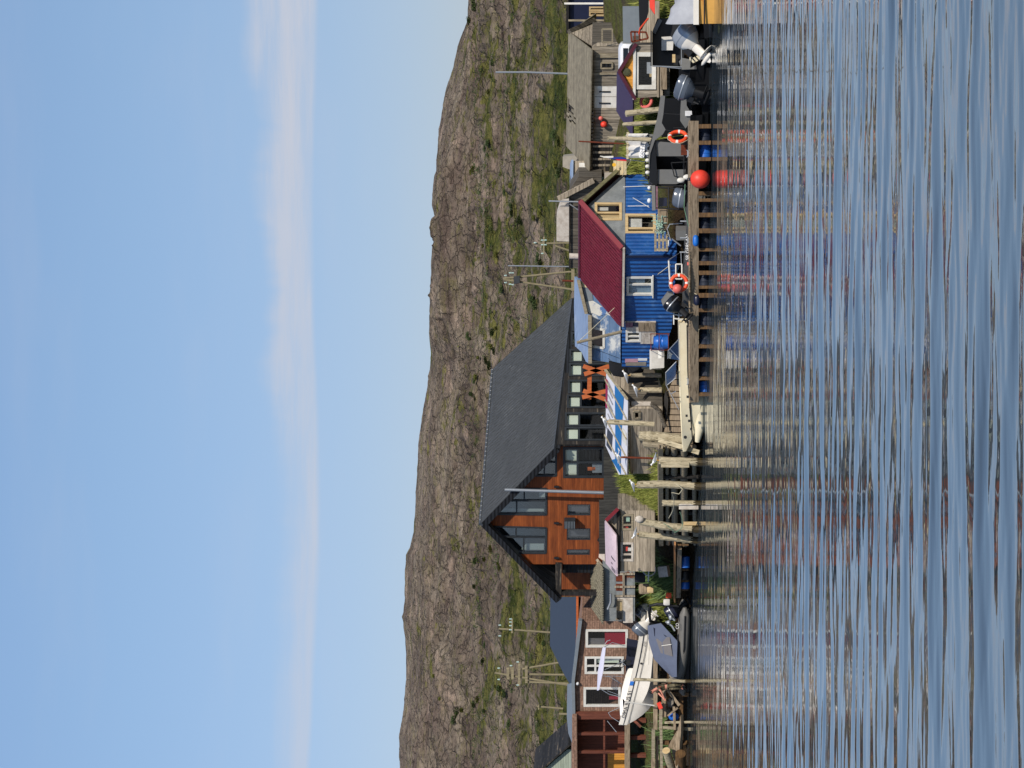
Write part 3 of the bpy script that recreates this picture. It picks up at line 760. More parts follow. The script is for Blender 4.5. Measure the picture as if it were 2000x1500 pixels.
# roof
eN = gA.at(1084, 868, .5); apx = gA.at(941, 1015, .5); rF = P(964, 722, 119.0); eF = P(1119, 583, 116.9); eL = gA.at(1086, 1164, .5)
roofq(H, M['black_metal_roof'], apx, rF, eF, eN, .1, nu=46, nv=12)
rv = rF-apx
def ribs(parent, a, b, c, d, n, m, w_=.035, h_=.05, name='roof_ribs'):
    mb = MB(); nn = (b-a).cross(d-a).normalized(); nn = nn if nn.z > 0 else -nn
    for i in range(n+1):
        p, q = a.lerp(b, i/n), d.lerp(c, i/n); nn = (b-a).lerp(c-d, .5).cross(q-p).normalized(); nn = nn if nn.z > 0 else -nn
        sd = (b-a).normalized()*w_*.6
        rows = []
        for t_, hh in ((.004, .0), (.05, h_), (.95, h_), (.998, .0)):
            o_ = p.lerp(q, t_)+nn*.046; rows.append([o_-sd, o_+nn*(hh+.002), o_+sd])
        mb.grid(rows)
    return mb.build(name, m, parent)
ribs(H, apx, rF, eF, eN, 46, M['black_rib'])
roofq(H, M['black_metal_roof'], apx, rF, eL+rv, eL, .1, nu=4, nv=4)
mb = MB(); dn = UPZ*-.13
mb.bar(apx+dn, eN+dn, .3, .1, gA.n); mb.bar(apx+dn-gA.n*.003, eL+dn-gA.n*.003, .3, .1, gA.n)
mb.bar(eN+dn*1.1, eF+dn*1.1, .26, .1, sB.n)
mb.build('fascia', M['black_cladding'], H)
mb = MB(); mb.tube([apx+UPZ*.04, rF+UPZ*.04], .09, 8); mb.build('ridge_cap', M['black_metal_roof'], H)
# open bay under the left eave
ip = Pl(1165, 116.5, 868, 113.1)
wallmb(ip, [(1022, 1092), (1086, 1165), (1186, 1165), (1186, 1092)]).build('bay_wall', M['orange_wood'], H)
mb = MB(); mb.bar(gA.at(1091, 1098, .02), gA.at(1091, 1166, .02), .3, .3, gA.n); mb.bar(gA.at(1085, 1157, .02), gA.at(1190, 1157, .02), .24, .24, gA.n)
mb.build('bay_frame', M['charred_wood'], H)
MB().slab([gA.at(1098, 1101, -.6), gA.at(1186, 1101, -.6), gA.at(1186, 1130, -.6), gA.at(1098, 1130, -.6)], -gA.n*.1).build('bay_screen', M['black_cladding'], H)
MB().slab([gA.at(1138, 1104, -.5), gA.at(1152, 1104, -.5), gA.at(1152, 1111, -.5), gA.at(1138, 1111, -.5)], -gA.n*.03).build('notice_board', M['sign_white'], H)
# black long side
trans = [(1105.5, 807.6, 1129, 831.5), (1104.6, 835.7, 1128.5, 859.5), (1111, 744, 1133, 768), (1109, 773, 1132, 796), (1114, 684, 1136, 707), (1113, 711, 1135, 734), (1119, 624, 1140, 646), (1117, 651, 1139, 673)]
hol = []
for (a, b, c, d) in trans: hol += [(a, b, a+78, d)]
wallmb(sB, [(1088, 868), (1190, 868), (1190, 583), (1119, 583)], hol).build('side_wall', M['charred_wood'], H)
shellmb(sB, [(1092, 862), (1190, 862), (1190, 590), (1124, 590)], 4.2).build('inner_wall', M['black_cladding'], H)
for i, (a, b, c, d) in enumerate(trans):
    window(H, sB, (a, b, a+78, d), M['frame_dark'], .1, hb=((c-a)/78+.03,), off=.04, curt=[(.02, .03, (c-a)/78, .97, M['curtain_pale'], 'blind')])
MB().tube([gA.at(987, 943, .75), gA.at(1183, 949, .75)], [.07, .085], 10).build('flue_pipe', M['steel'], H)
# swing frame in front of the black side
sw = thing('swing_frame', 'orange timber swing frame with crossed legs by the black wall', 'swing frame', P(1190, 748, 107))
for (yt, pts) in ((0, [((1139, 715), (1190, 733)), ((1141, 731), (1190, 715))]), (1, [((1137, 776), (1190, 762)), ((1139, 763), (1190, 783))])):
    for (a, b) in pts: MB().bar(P(a[0], a[1], 107+.25*yt), P(b[0], b[1], 107+.25*yt), .2, .16).build('leg', M['orange_timber'], sw)
MB().bar(P(1152, 716, 107.1), P(1150.5, 779, 107.35), .2, .18).build('top_beam', M['orange_timber'], sw)
mb = MB(); mb.tube([P(1152, 728, 107.2), P(1188, 735, 107.2)], .02, 5); mb.tube([P(1151, 768, 107.3), P(1188, 765, 107.3)], .02, 5); mb.build('rope', M['rope_pale'], sw)
# ---------------------------------------------------------------- slate annex and brown cottage
aP = Pl(1165, 121.5, 1262, 122.5)
A = thing('slate_roofed_annex', 'low annex with plain dark slate roof and black cladding behind the corrugated shed', 'building', aP.at(1180, 1200))
wallmb(aP, [(1127, 1166), (1190, 1166), (1190, 1330), (1127, 1300)]).build('wall', M['black_cladding'], A)
shellmb(aP, [(1127, 1166), (1190, 1166), (1190, 1330), (1127, 1300)], 4.5).build('back_wall', M['black_cladding'], A)
poly = [(1075, 1166, 126), (1074, 1261, 127), (1101, 1316, 125.5), (1122, 1352, 124), (1125.5, 1352, 122.4), (1125.5, 1166, 121.2)]
MB().slab([P(*q) for q in poly], V((0, .05, -.14))).build('roof', M['slate_sheet'], A)
MB().bar(P(1127.5, 1165, 121.15), P(1127.5, 1345, 122.3), .12, .06).build('fascia', M['orange_timber'], A)
bP = Pl(1212, 116.8, 1395, 118.6)
B = thing('brown_cottage', 'brown shingled cottage with three white framed windows and a rust red veranda', 'house', bP.at(1245, 1300))
wA, wB, wC = (1146, 1231, 1224, 1262), (1144, 1284, 1216, 1314), (1142, 1344, 1210, 1378)
wo = [(1136, 1212), (1245, 1212), (1245, 1395), (1124, 1395), (1122, 1324)]
wallmb(bP, wo, [wA, wB, wC]).build('wall', M['shingle_brown'], B)
shellmb(bP, wo, 5).build('back_wall', M['shingle_brown'], B)
window(B, bP, wA, M['white_paint'], .13, curt=[(.45, .1, .98, .95, M['curtain_red'], 'curtain'), (.03, .55, .45, .97, M['canopy_window'], 'curtain')])
window(B, bP, wB, M['white_paint'], .12, hb=(.26,), vb=(.55,), curt=[(.3, .1, .9, .4, M['curtain_pale'], 'curtain')])
window(B, bP, wC, M['white_paint'], .13, curt=[(.7, .5, .98, .7, M['curtain_red'], 'curtain')])
mb = MB(); t = [(1134, 1208), (1119.5, 1326), (1121, 1400)]
for i in range(2): mb.bar(bP.at(t[i][0], t[i][1], .12), bP.at(t[i+1][0], t[i+1][1], .12), .16, .3, bP.n)
mb.build('gutter', M['grey_sheet'], B)
MB().slab([bP.at(1119, 1330, .2), bP.at(1120, 1455, .2), P(1110, 1432, 122), P(1107, 1400, 122), P(1108, 1336, 122)], V((0, 0, -.06))).build('roof', M['grey_sheet'], B)
MB().slab([bP.at(1132, 1208, .1), bP.at(1119, 1326, .1), P(1117, 1326, 121), P(1130, 1208, 121)], V((0, 0, -.06))).build('roof', M['grey_sheet'], B)
MB().ball(bP.at(1128, 1333, .12), .09).build('lamp', M['sign_white'], B)
vP = Pl(1392, 118.4, 1500, 119.4); vB = Pl(1392, 120.6, 1520, 121.6)
mb = MB()
wallmb(vB, [(1126, 1390), (1232, 1390), (1232, 1520), (1126, 1520)], mb=mb); mb.build('veranda_wall', M['rust_red_wood'], B)
for y in (1397, 1432.5, 1468, 1505): MB().bar(vP.at(1124, y), vP.at(1229, y), .14 if y > 1400 else .4, .14, vP.n).build('veranda_post', M['rust_red_wood'], B)
mb = MB(); mb.bar(vP.at(1180, 1392, -.03), vP.at(1180, 1520, -.03), .1, .07, vP.n); mb.build('veranda_rail', M['rust_red_wood'], B)
mb = MB(); mb.bar(vP.at(1225, 1388, .1), vP.at(1225, 1520, .1), .28, .22, vP.n); mb.slab([vP.at(1222, 1390), vP.at(1222, 1520), vB.at(1220, 1520), vB.at(1220, 1390)], V((0, 0, -.1))); mb.build('veranda_floor', M['dock_wood'], B)
mb = MB(); mb.bar(vP.at(1123, 1392, .2), vP.at(1124, 1520, .2), .2, .2, vP.n); mb.slab([vP.at(1121, 1392, .2), vP.at(1121, 1520, .2), vB.at(1119, 1520), vB.at(1119, 1392)], V((0, 0, .08))); mb.build('veranda_roof', M['shingle_brown'], B)
MB().slab([vB.at(1187, 1464, .16), vB.at(1223, 1464, .16), vB.at(1223, 1510, .16), vB.at(1187, 1510, .16)], -vB.n*.04).build('door', M['yellow_boards'], B)
mb = MB()
for y in (1412, 1445, 1480): mb.bar(vP.at(1229, y, -.3), vP.at(1262, y, -.3), .2, .2, vP.n)
mb.bar(vP.at(1232, 1400, .0), vP.at(1252, 1416, .2), .14, .1, vP.n)
mb.build('veranda_stilts', M['rust_red_wood'], B)
gsP = Pl(1440, 124, 1540, 124.5)
g = thing('green_grey_shed', 'pale green shed with dark sloping roof edge behind the veranda', 'shed', gsP.at(1130, 1490))
o_ = [(1066, 1500), (1108, 1464), (1135, 1464), (1135, 1600), (1066, 1600)]
wallmb(gsP, o_).build('wall', mat('pale_green_boards', S(168, 178, 160), S(140, 150, 134), 'boards', .14, 'v', rough=.8, st=hst, tint=.1), g); shellmb(gsP, o_, 4).build('back_wall', M['pale_green_boards'], g)
a, b = gsP.at(1115, 1452, .3), gsP.at(1046, 1512, .3); bk = -gsP.n*4.5
MB().slab([a, b, b+bk, a+bk], V((0, 0, .14))).build('roof', M['charred_wood'], g)
# ---------------------------------------------------------------- corrugated shed
cP = Pl(1105, 112.5, 1214, 113.2)
C_ = thing('corrugated_shed', 'low grey shed under a wavy corrugated sheet roof with rusty patches', 'shed', cP.at(1240, 1160))
o_ = [(1177, 1096), (1240, 1096), (1240, 1213), (1177, 1213)]
wallmb(cP, o_, [(1204, 1172, 1216, 1210)]).build('wall', mat('shed_grey', S(146, 152, 154), S(116, 120, 120), 'boards', .9, 'v', rough=.8, line=.2, tint=.05, stain=S(112, 64, 44), sscale=.7, samt=(.58, .62)), C_)
shellmb(cP, o_, 3.4).build('back_wall', M['shed_grey'], C_)
window(C_, cP, (1204, 1172, 1216, 1210), M['weathered'], .07, vb=(.6,), curt=[(.05, .05, .9, .6, M['new_wood'], 'plywood')])
MB().slab([cP.at(1201, 1166, .03), cP.at(1236, 1166, .03), cP.at(1236, 1216, .03), cP.at(1217, 1216, .03), cP.at(1217, 1170, .03), cP.at(1201, 1170, .03)], -cP.n*.06).build('boarding', M['white_wash'], C_)
r0, r1, r2, r3 = P(1153, 1077, 114.4), P(1154.5, 1187, 115.8), cP.at(1177.5, 1215, .35), cP.at(1177.5, 1104, .35)
rows = []
for i in range(9):
    v = i/8; l = r0.lerp(r3, v); r = r1.lerp(r2, v); nrm = (r1-r0).cross(r3-r0).normalized()
    if nrm.z < 0: nrm = -nrm
    rows.append([l.lerp(r, j/120)+nrm*.045*math.sin(j/120*24*2*math.pi) for j in range(121)])
MB().grid(rows).build('roof', M['asbestos'], C_, solid=.02)
gp = Pl(1041, 111.6, 1100, 112.3)
MB().slab([P(1155, 1078, 113.9), P(1180, 1042, 112.2), P(1182, 1098, 112.4)], V((.3, .9, 0))).build('gable_wall', M['white_wash'], C_)
MB().bar(P(1154, 1079, 113.85), P(1181, 1038, 112.1), .16, .2).build('barge_board', M['charred_wood'], C_)
MB().bar(P(1156, 1080, 113.8), P(1176, 1106, 112.6), .14, .1).build('barge_board', M['weathered'], C_)
for i, (x, y, m) in enumerate([(1203, 1122, 'rusty'), (1203, 1140, 'rusty')]):
    MB().slab([cP.at(x, y, .05), cP.at(x+14, y, .05), cP.at(x+14, y+13, .05), cP.at(x, y+13, .05)], -cP.n*.04).build('rusty_panel', M[m], C_)
mb = MB()
for x, y in ((1195, 1120), (1195, 1145), (1195, 1163)): mb.bar(cP.at(1200, y, .08), cP.at(1240, y, .08), .09, .08, cP.n)
mb.bar(cP.at(1218, 1118, .09), cP.at(1218, 1165, .09), .1, .06, cP.n); mb.build('battens', M['weathered'], C_)
MB().slab([cP.at(1190, 1181, .4), cP.at(1204, 1181, .4), cP.at(1204, 1200, .4), cP.at(1191, 1197, .4)], cP.n*.12).build('meter_box', M['grey_render'], C_)
MB().tube([cP.at(1193, 1155, .3), cP.at(1193, 1172, .3), cP.at(1187, 1186, .3)], .06, 8).build('stove_pipe', M['steel'], C_)
# ---------------------------------------------------------------- small grey shed under the pink roof
kP = Pl(990, 103.5, 1118, 104.1)
K = thing('small_plank_shed', 'small grey plank shed with pale pink roof and two little windows', 'shed', kP.at(1280, 1055))
o_ = [(1207, 997), (1279, 997), (1279, 1116), (1207, 1116)]
w1_, w2_ = (1215, 1006, 1235, 1034), (1214, 1061, 1235, 1094)
wallmb(kP, o_, [w1_, w2_]).build('wall', M['weathered'], K); shellmb(kP, o_, 3.2).build('back_wall', M['weathered'], K)
wallmb(kP, [(1184, 1014), (1208, 993), (1208, 1040)]).build('gable_wall', M['weathered'], K)
window(K, kP, w1_, M['post_grey'], .1, vb=(.68,), curt=[(.4, .15, .75, .5, M['net_green'], 'bag'), (.2, .72, .6, .97, M['buoy_red'], 'box')])
window(K, kP, w2_, M['white_wash'], .1, vb=(.66,), curt=[(.35, .25, .6, .5, M['buoy_red'], 'buoy'), (.55, .3, .9, .5, M['white_tape'], 'box')])
q = [kP.at(1182, 1014, .3), P(1184, 1100, 107.3), kP.at(1205.5, 1121, .35), kP.at(1204.5, 1041, .35)]
roofq(K, M['pink_roof'], *q, .06)
vb_ = P(1184, 1100, 107.3)-kP.at(1182, 1014, .3); rr = kP.at(1206, 989, .3)
MB().slab([kP.at(1182, 1014, .3), rr, rr+vb_*.95, kP.at(1182, 1014, .3)+vb_*.95], V((0, 0, -.05))).build('roof', M['pink_roof'], K)
MB().bar(kP.at(1183.5, 1013, .34), kP.at(1207, 990, .34), .15, .06, kP.n).build('barge_board', M['red_trim'], K)
MB().bar(kP.at(1207.5, 994, .08), kP.at(1207.5, 1119, .12), .16, .14, kP.n).build('fascia', M['charred_wood'], K)
du = (q[1]-q[0]).normalized(); dv = (q[0]-q[3]).normalized()
textmb('IIII  "    ff', .42, kP.at(1203.5, 1117, .37)+UPZ*.03, -du, dv, .01).build('lettering', M['letter_dark'], K)
# ---------------------------------------------------------------- dark fence
fP = Pl(800, 106.2, 1080, 109.4)
MBf = wallmb(fP, [(1179, 800), (1214, 800), (1209, 1082), (1170, 1082), (1170, 977), (1179, 977)], thick=.06)
fe = MBf.build('board_fence', M['dark_fence'], label='dark upright board fence above the grassy bank', cat='fence')
mb = MB(); [mb.bar(fP.at(1182, y, .03), fP.at(1182, y+.1, .03)+fP.d*.1, .04, .02, fP.n) for y in range(810, 1075, 12)]
# ---------------------------------------------------------------- shed with the banner roof
g1 = Pl(722, 100.4, 798, 98.2); g2 = Pl(798, 98.2, 928, 100.8)
N = thing('banner_roofed_shed', 'weathered plank shed roofed with a blue and white printed banner', 'shed', g2.at(1292, 800))
o_ = [(1194, 728), (1229, 797), (1294, 797), (1294, 728)]
wallmb(g1, o_).build('gable_wall', M['weathered'], N)
hole = (1238, 803, 1249, 817)
o2 = [(1229, 798), (1231, 925), (1292, 925), (1294, 798)]
wallmb(g2, o2, [hole]).build('wall', M['weathered'], N); shellmb(g2, o2, 3.0).build('back_wall', M['weathered_dark'], N)
mb = MB(); hx = [g2.at(1238, 803, .02), g2.at(1238, 817, .02), g2.at(1249, 817, .02), g2.at(1249, 803, .02)]
for i in range(4): mb.bar(hx[i], hx[(i+1) % 4], .1, .06, g2.n)
mb.build('window', M['post_grey'], N)
MB().slab([g1.at(1233, 772, .03), g1.at(1271, 772, .03), g1.at(1271, 793, .03), g1.at(1233, 793, .03)], -g1.n*.06).build('door', M['white_wash'], N)
MB().slab([g1.at(1232, 735, .06), g1.at(1250, 735, .06), g1.at(1250, 739, .06), g1.at(1225, 739, .06)], -g1.n*.06).build('tool_rack', M['rusty'], N)
R1, R2, TIP, E2, E1 = P(1187, 723, 101.8), P(1185.5, 870, 104.6), P(1211.5, 927, 102.2), g2.at(1227, 913, .45), g1.at(1229, 797, .5)
MB().grid([[R1, R2], [E1, E2]]).add([R2, TIP, E2], [(0, 1, 2)]).build('roof', M['weathered_dark'], N, solid=.06)
def onroof(s, t, up):
    n_ = (R2-R1).cross(E1-R1).normalized(); n_ = n_ if n_.z > 0 else -n_
    return R1.lerp(R2, s).lerp(E1.lerp(E2, s), t)+n_*up
def strip(name, pts, m, up): 
    n_ = V((0, 0, -.012)); return MB().slab([onroof(a, b, up) for a, b in pts], n_).build(name, M[m], ban)
ban = MB().slab([onroof(a, b, .07) for a, b in ((.02, .0), (.5, .0), (.999, .0), (1.0, 1.0), (.5, 1.0), (.02, 1.0))], V((0, 0, -.02))).build('banner', M['banner_white'], N)
MB().slab([R2+UPZ*.07, TIP+UPZ*.07, E2+UPZ*.07], V((0, 0, -.02))).build('banner', M['banner_white'], N)
strip('blue_band', [(.02, .42), (.5, .47), (1.0, .48), (1.0, .74), (.5, .76), (.02, .84)], 'banner_blue', .09)
MB().slab([R2.lerp(E2, .48)+UPZ*.09, R2.lerp(TIP, .5)+UPZ*.09, TIP.lerp(E2, .3)+UPZ*.09, R2.lerp(E2, .74)+UPZ*.09], V((0, 0, -.012))).build('blue_band', M['banner_blue'], ban)
strip('dark_print', [(.72, .1), (.97, .06), (.97, .3), (.72, .36)], 'banner_dark', .09)
strip('red_stripe', [(.1, .0), (.48, .0), (.48, .07), (.1, .09)], 'banner_red', .09)
strip('grey_strip', [(.45, .8), (.62, .78), (.62, .98), (.45, .98)], 'white_paint', .095)
mb = MB()
for i in range(7): 
    a0 = .1+i*.085; mb.bar(onroof(a0, .12, .1), onroof(a0+.05, .34, .1), .05, .02, UPZ)
mb.build('print_lines', M['letter_grey'], ban)
mb = MB()
n_ = V((0, 0, 1)); du = (R1-R2).normalized(); dv = (R1-E1).normalized()
textmb('2 M', .62, onroof(1.0, .72, .1), du, dv, .01).build('lettering', M['sign_white'], ban)
mb = MB()
for s in (.12, .38, .62, .85): mb.bar(onroof(s, .0, .12), onroof(min(1, s+.14), 1.0, .12), .05, .04, UPZ)
mb.bar(R1+UPZ*.1+V((0, -.1, 0)), E1+UPZ*.1+V((0, -.1, 0)), .1, .08, g1.n)
mb.build('battens', M['post_wood'], N)
MB().slab([E2+V((0, 0, .05)), TIP+V((0, 0, .05)), TIP+V((0, -.1, -.25)), E2+V((0, -.12, -.3))], V((0, .02, 0))).build('banner', M['banner_white'], N)
# ---------------------------------------------------------------- blue house with the red roof
Gp = Pl(338, 96.6, 497, 93.5); Ep = Pl(497, 93.5, 716, 97.2)
U = thing('blue_house', 'bright blue corrugated house with dark red roof and grey gable', 'house', Ep.at(1308, 497))
gw = (1164, 398, 1212, 429); bw = (1224, 421, 1278, 455); ew = (1226, 541, 1274, 574); dw = (1224, 646, 1250, 664)
wallmb(Gp, [(1142, 406), (1221, 336), (1221, 498)], [gw]).build('gable_wall', M['grey_render'], U)
wallmb(Gp, [(1222, 342), (1222, 497), (1322, 497), (1316, 342)], [bw], off=.03).build('wall', M['blue_corr'], U)
wallmb(Ep, [(1214.5, 497), (1214.5, 716), (1285, 716), (1312, 640), (1322, 497)], [ew, dw], off=.03).build('wall', M['blue_corr'], U)
shellmb(Ep, [(1212, 499), (1212, 714), (1285, 714), (1318, 499)], 5).build('back_wall', M['weathered_dark'], U)
window(U, Gp, gw, M['new_wood'], .11, vb=(.56,), curt=[(.05, .58, .95, .97, M['new_wood'], 'plywood'), (.1, .1, .5, .3, M['tarp_white'], 'bag')], label='pale new wood window half boarded with plywood')
window(U, Gp, bw, M['new_wood'], .12, vb=(.76,), off=.06, curt=[(.05, .1, .55, .72, M['tarp_white'], 'cloth'), (.1, .8, .95, .97, M['rusty'], 'plywood')])
window(U, Ep, ew, M['white_paint'], .1, vb=(.42,), off=.06, sill=True, curt=[(.02, .03, .7, .38, M['curtain_blue'], 'curtain'), (.02, .46, .98, .97, M['curtain_blue'], 'curtain')])
MB().slab([Ep.at(1221, 626, .09), Ep.at(1281, 626, .09), Ep.at(1281, 669, .09), Ep.at(1251, 669, .09), Ep.at(1251, 645, .09), Ep.at(1224, 645, .09)], -Ep.n*.1).build('door_panel', M['white_wash'], U)
window(U, Ep, dw, M['white_paint'], .09, vb=(.5,), off=.1)
for (a, b, c, d, m) in ((1222, 627, 1236, 636, 'patterned'), (1236, 627, 1246, 634, 'navy_cloth'), (1247, 627, 1279, 644, 'dock_wood')):
    MB().slab([Ep.at(a, b, .13), Ep.at(c, b, .13), Ep.at(c, d, .13), Ep.at(a, d, .13)], -Ep.n*.03).build('patch_board', M[m], U)
for (a, b, c, d, m) in ((1221, 700, 1246, 707, 'buoy_pink'), (1246, 699, 1264, 703, 'sign_white'), (1222, 706, 1262, 713, 'stone')):
    MB().slab([Ep.at(a, b, .05), Ep.at(c, b, .05), Ep.at(c, d, .05), Ep.at(a, d, .05)], -Ep.n*.06).build('patch_board', mat('pale_pink_board', S(214, 164, 176), rough=.8) if m == 'buoy_pink' else M[m], U)
ap = Gp.at(1135, 403, .3); fr = P(1134.5, 541, 99.9); ee = Gp.at(1216, 496, .35); fe_ = Ep.at(1214, 627, .35)
roofq(U, M['red_roof'], ap, fr, fe_, ee, .07, nu=10, nv=8)
ribs(U, ap, fr, fe_, ee, 24, mat('red_rib', S(108, 34, 52), rough=.7, spec=.2), .04, .045)
rg = Gp.at(1223, 324, .3); rv = fr-ap
roofq(U, M['red_roof'], ap, fr, rg+rv, rg, .07, nu=4, nv=4)
MB().bar(ap+V((0, -.04, .03)), ee+V((0, -.04, .02)), .2, .08, (Gp.n+UPZ*.8).normalized()).build('barge_board', M['red_trim'], U)
MB().bar(ap+V((0, -.04, -.1)), rg+V((0, -.04, -.1)), .17, .08, Gp.n).build('barge_board', mat('mossy_board', S(122, 118, 84), S(84, 78, 56), rough=.9, ns=4), U)
MB().bar(ee+V((0, -.05, -.05)), fe_+V((0, -.05, -.05)), .09, .1, Ep.n).build('gutter', M['white_wash'], U)
MB().tube([ap+UPZ*.05, fr+UPZ*.05], .07, 8).build('ridge_cap', M['red_roof'], U)
MB().bar(Ep.at(1219, 498.5, .09), Ep.at(1312, 498.5, .09), .09, .06, Ep.n).build('corner_trim', M['navy_wall'], U)
for (px, py) in ((1109, 502), ):
    MB().tube([P(1112, 500, 99), P(1140, 501, 99)], [.13, .13], 10).build('chimney_pipe', M['white_wash'], U)
# ---------------------------------------------------------------- pale blue house behind it
lP = Pl(545, 100.7, 716, 101.6)
L_ = thing('pale_blue_house', 'pale blue boarded house with flaking paint behind the red roof', 'house', lP.at(1290, 690))
lw = [(1155, 640), (1179, 644), (1179, 680), (1155, 676)]
o_ = [(1130, 548), (1142, 606), (1148, 612), (1148, 701), (1190, 708), (1222, 713), (1290, 713), (1290, 548)]
wallmb(lP, o_, [lw]).build('wall', M['peeling_blue'], L_); shellmb(lP, o_, 4.5).build('back_wall', M['peeling_blue'], L_)
polywin(L_, lP, lw, [], M['white_paint'], .1, curt=[([(1156, 641), (1178, 645), (1178, 679), (1156, 675)], M['curtain_dark'], 'curtain')], glass=M['glass'])
rp = [lP.at(1127, 545, .2), lP.at(1142.5, 611, .2), lP.at(1149, 612, .4), lP.at(1149.5, 706, .4), P(1144, 706, 102.6), P(1136, 688, 104), P(1123, 676, 105), P(1121, 600, 105.4), P(1122, 540, 105.6)]
MB().slab(rp, V((0, .02, -.12))).build('roof', M['pale_blue_board'], L_)
mb = MB(); mb.bar(rp[0]-UPZ*.06, rp[1]-UPZ*.06, .14, .05, lP.n); mb.bar(rp[2]-UPZ*.07, rp[3]-UPZ*.07, .16, .06, lP.n); mb.build('fascia', M['post_grey'], L_)
MB().slab([lP.at(1134, 562, .03), lP.at(1156, 564, .03), lP.at(1158, 586, .03), lP.at(1140, 590, .03)], -lP.n*.05).build('metal_patch', M['grey_sheet'], L_)
MB().slab([lP.at(1140, 590, .025), lP.at(1158, 587, .025), lP.at(1172, 596, .025), lP.at(1196, 612, .025), lP.at(1202, 622, .025), lP.at(1184, 613, .025), lP.at(1170, 617, .025), lP.at(1158, 611, .025), lP.at(1148, 613, .025)], -lP.n*.03).build('flaking_paint', mat('flaking_white', S(228, 226, 216), S(206, 204, 196), rough=.8, ns=2, stain=S(92, 126, 176), sscale=1.6, samt=(.54, .58)), L_)
MB().slab([lP.at(1133, 549, .03), lP.at(1150, 551, .03), lP.at(1156, 562, .03), lP.at(1136, 561, .03)], -lP.n*.05).build('wall_patch', mat('cream_board', S(232, 214, 174), S(196, 176, 136), rough=.8, ns=2), L_)
# ---------------------------------------------------------------- weathered shed behind the red roof
zP = Pl(345, 104, 525, 105.5)
Z_ = thing('long_grey_shed', 'long weathered shed with a white washed upper wall behind the red roof', 'shed', zP.at(1170, 430))
o_ = [(1112, 372), (1112, 524), (1175, 524), (1175, 345), (1130, 345)]
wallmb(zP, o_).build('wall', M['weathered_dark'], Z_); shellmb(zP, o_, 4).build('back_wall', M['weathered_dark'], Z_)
u_ = [(1094, 402), (1087, 424), (1087, 470), (1112, 471), (1112, 400)]
MB().slab([zP.at(x, y, .08) for x, y in u_], -zP.n*1.2).build('upper_wall', M['white_wash'], Z_)
MB().bar(zP.at(1090, 386, .2), zP.at(1160, 350, .2), .22, .16, zP.n).build('barge_board', M['weathered'], Z_)
mb = MB(); mb.tube([zP.at(1072, 388, .4), zP.at(1150, 390, .4)], .035, 6); mb.tube([zP.at(1113, 395, .3), zP.at(1136, 411, .3)], .03, 6); mb.build('aerial_pole', M['steel'], Z_)
MB().bar(zP.at(1112.5, 385, .1), zP.at(1112.5, 524, .1), .06, .06, zP.n).build('batten', M['charred_wood'], Z_)
# ---------------------------------------------------------------- the old barn on the right
qP = Pl(60, 102.5, 350, 105.5)
Q = thing('old_barn', 'long grey plank barn with holed shingle roof and white double doors', 'barn', qP.at(1212, 200))
o_ = [(1156, 92), (1216, 92), (1216, 345), (1150, 345)]
dr = (1160, 167, 1206, 212)
wallmb(qP, o_, [(1161, 168, 1205, 211)]).build('wall', M['weathered_v'], Q); shellmb(qP, o_, 4).build('back_wall', M['weathered_dark'], Q)
for y0, y1 in ((167.5, 188.8), (190, 211.5)):
    d_ = MB().slab([qP.at(1160.5, y0, -.02), qP.at(1205.5, y0, -.02), qP.at(1205.5, y1, -.02), qP.at(1160.5, y1, -.02)], -qP.n*.05).build('door', M['white_door'], Q)
    MB().bar(qP.at(1170, (y0+y1)/2+1, .0), qP.at(1192, (y0+y1)/2+1, .0), .06, .03, qP.n).build('handle', M['frame_dark'], d_)
a, b, c, d = P(1111, 62, 106.5), P(1106.5, 285, 108.8), qP.at(1151.5, 328, .4), qP.at(1157, 92, .4)
rows = quadgrid(a, b, c, d, 46, 10); mb = MB(); mb.grid(rows)
holes = {(0, 26), (0, 27), (0, 28), (0, 29), (0, 30), (0, 31), (1, 28), (1, 29), (1, 30), (1, 32), (2, 30), (2, 33), (3, 31), (3, 33), (2, 28), (1, 34), (0, 33)}
mb.f = [f for i, f in enumerate(mb.f) if (i//46, i % 46) not in holes]
mb.build('roof', M['shingle_roof'], Q, solid=.05)
mb = MB()
for j in range(8): s = .52+.03*j; mb.bar(a.lerp(b, s)-UPZ*.1, d.lerp(c, s)-UPZ*.1, .08, .08)
mb.build('rafters', M['charred_wood'], Q)
rb = P(1140, 70, 107.5)
MB().slab([a, b, b+V((1.5, 4, -1.2)), a+V((1.5, 4, -1.2))], V((0, 0, -.06))).build('roof', M['shingle_roof'], Q)
ge = [P(1113, 62, 106.4), P(1158, 90, 102.9), P(1216, 90, 102.9), P(1216, 47, 106.5), P(1161, 42, 108.2)]
MB().slab(ge, V((-.02, .14, 0))).build('gable_wall', M['weathered'], Q)
MB().bar(P(1112, 62, 106.2), P(1161, 39, 108), .2, .16).build('barge_board', M['weathered_dark'], Q)
mb = MB()
for (y, m) in ((110, 0), (143, 0), (106, 0)): mb.bar(qP.at(1164, y, .06), qP.at(1208, y, .06), .09, .06, qP.n)
for (x0, y0, x1, y1) in ((1174, 122, 1196, 133), (1176, 56, 1196, 82)):
    for p_, q_ in (((x0, y0), (x0, y1)), ((x1, y0), (x1, y1)), ((x0, y0), (x1, y0)), ((x0, y1), (x1, y1))): mb.bar(qP.at(p_[0], p_[1], .05), qP.at(q_[0], q_[1], .05), .07, .05, qP.n)
mb.build('battens', M['post_grey'], Q)
MB().slab([qP.at(1177, 124, .0), qP.at(1193, 124, .0), qP.at(1193, 132, .0), qP.at(1177, 132, .0)], qP.n*.02).build('window', M['black_cladding'], Q)
mb = MB()
for y in (285, 297, 310, 322, 336): mb.bar(qP.at(1158, y, .04), qP.at(1200, y, .04), .09, .06, qP.n)
mb.build('battens', M['weathered'], Q)
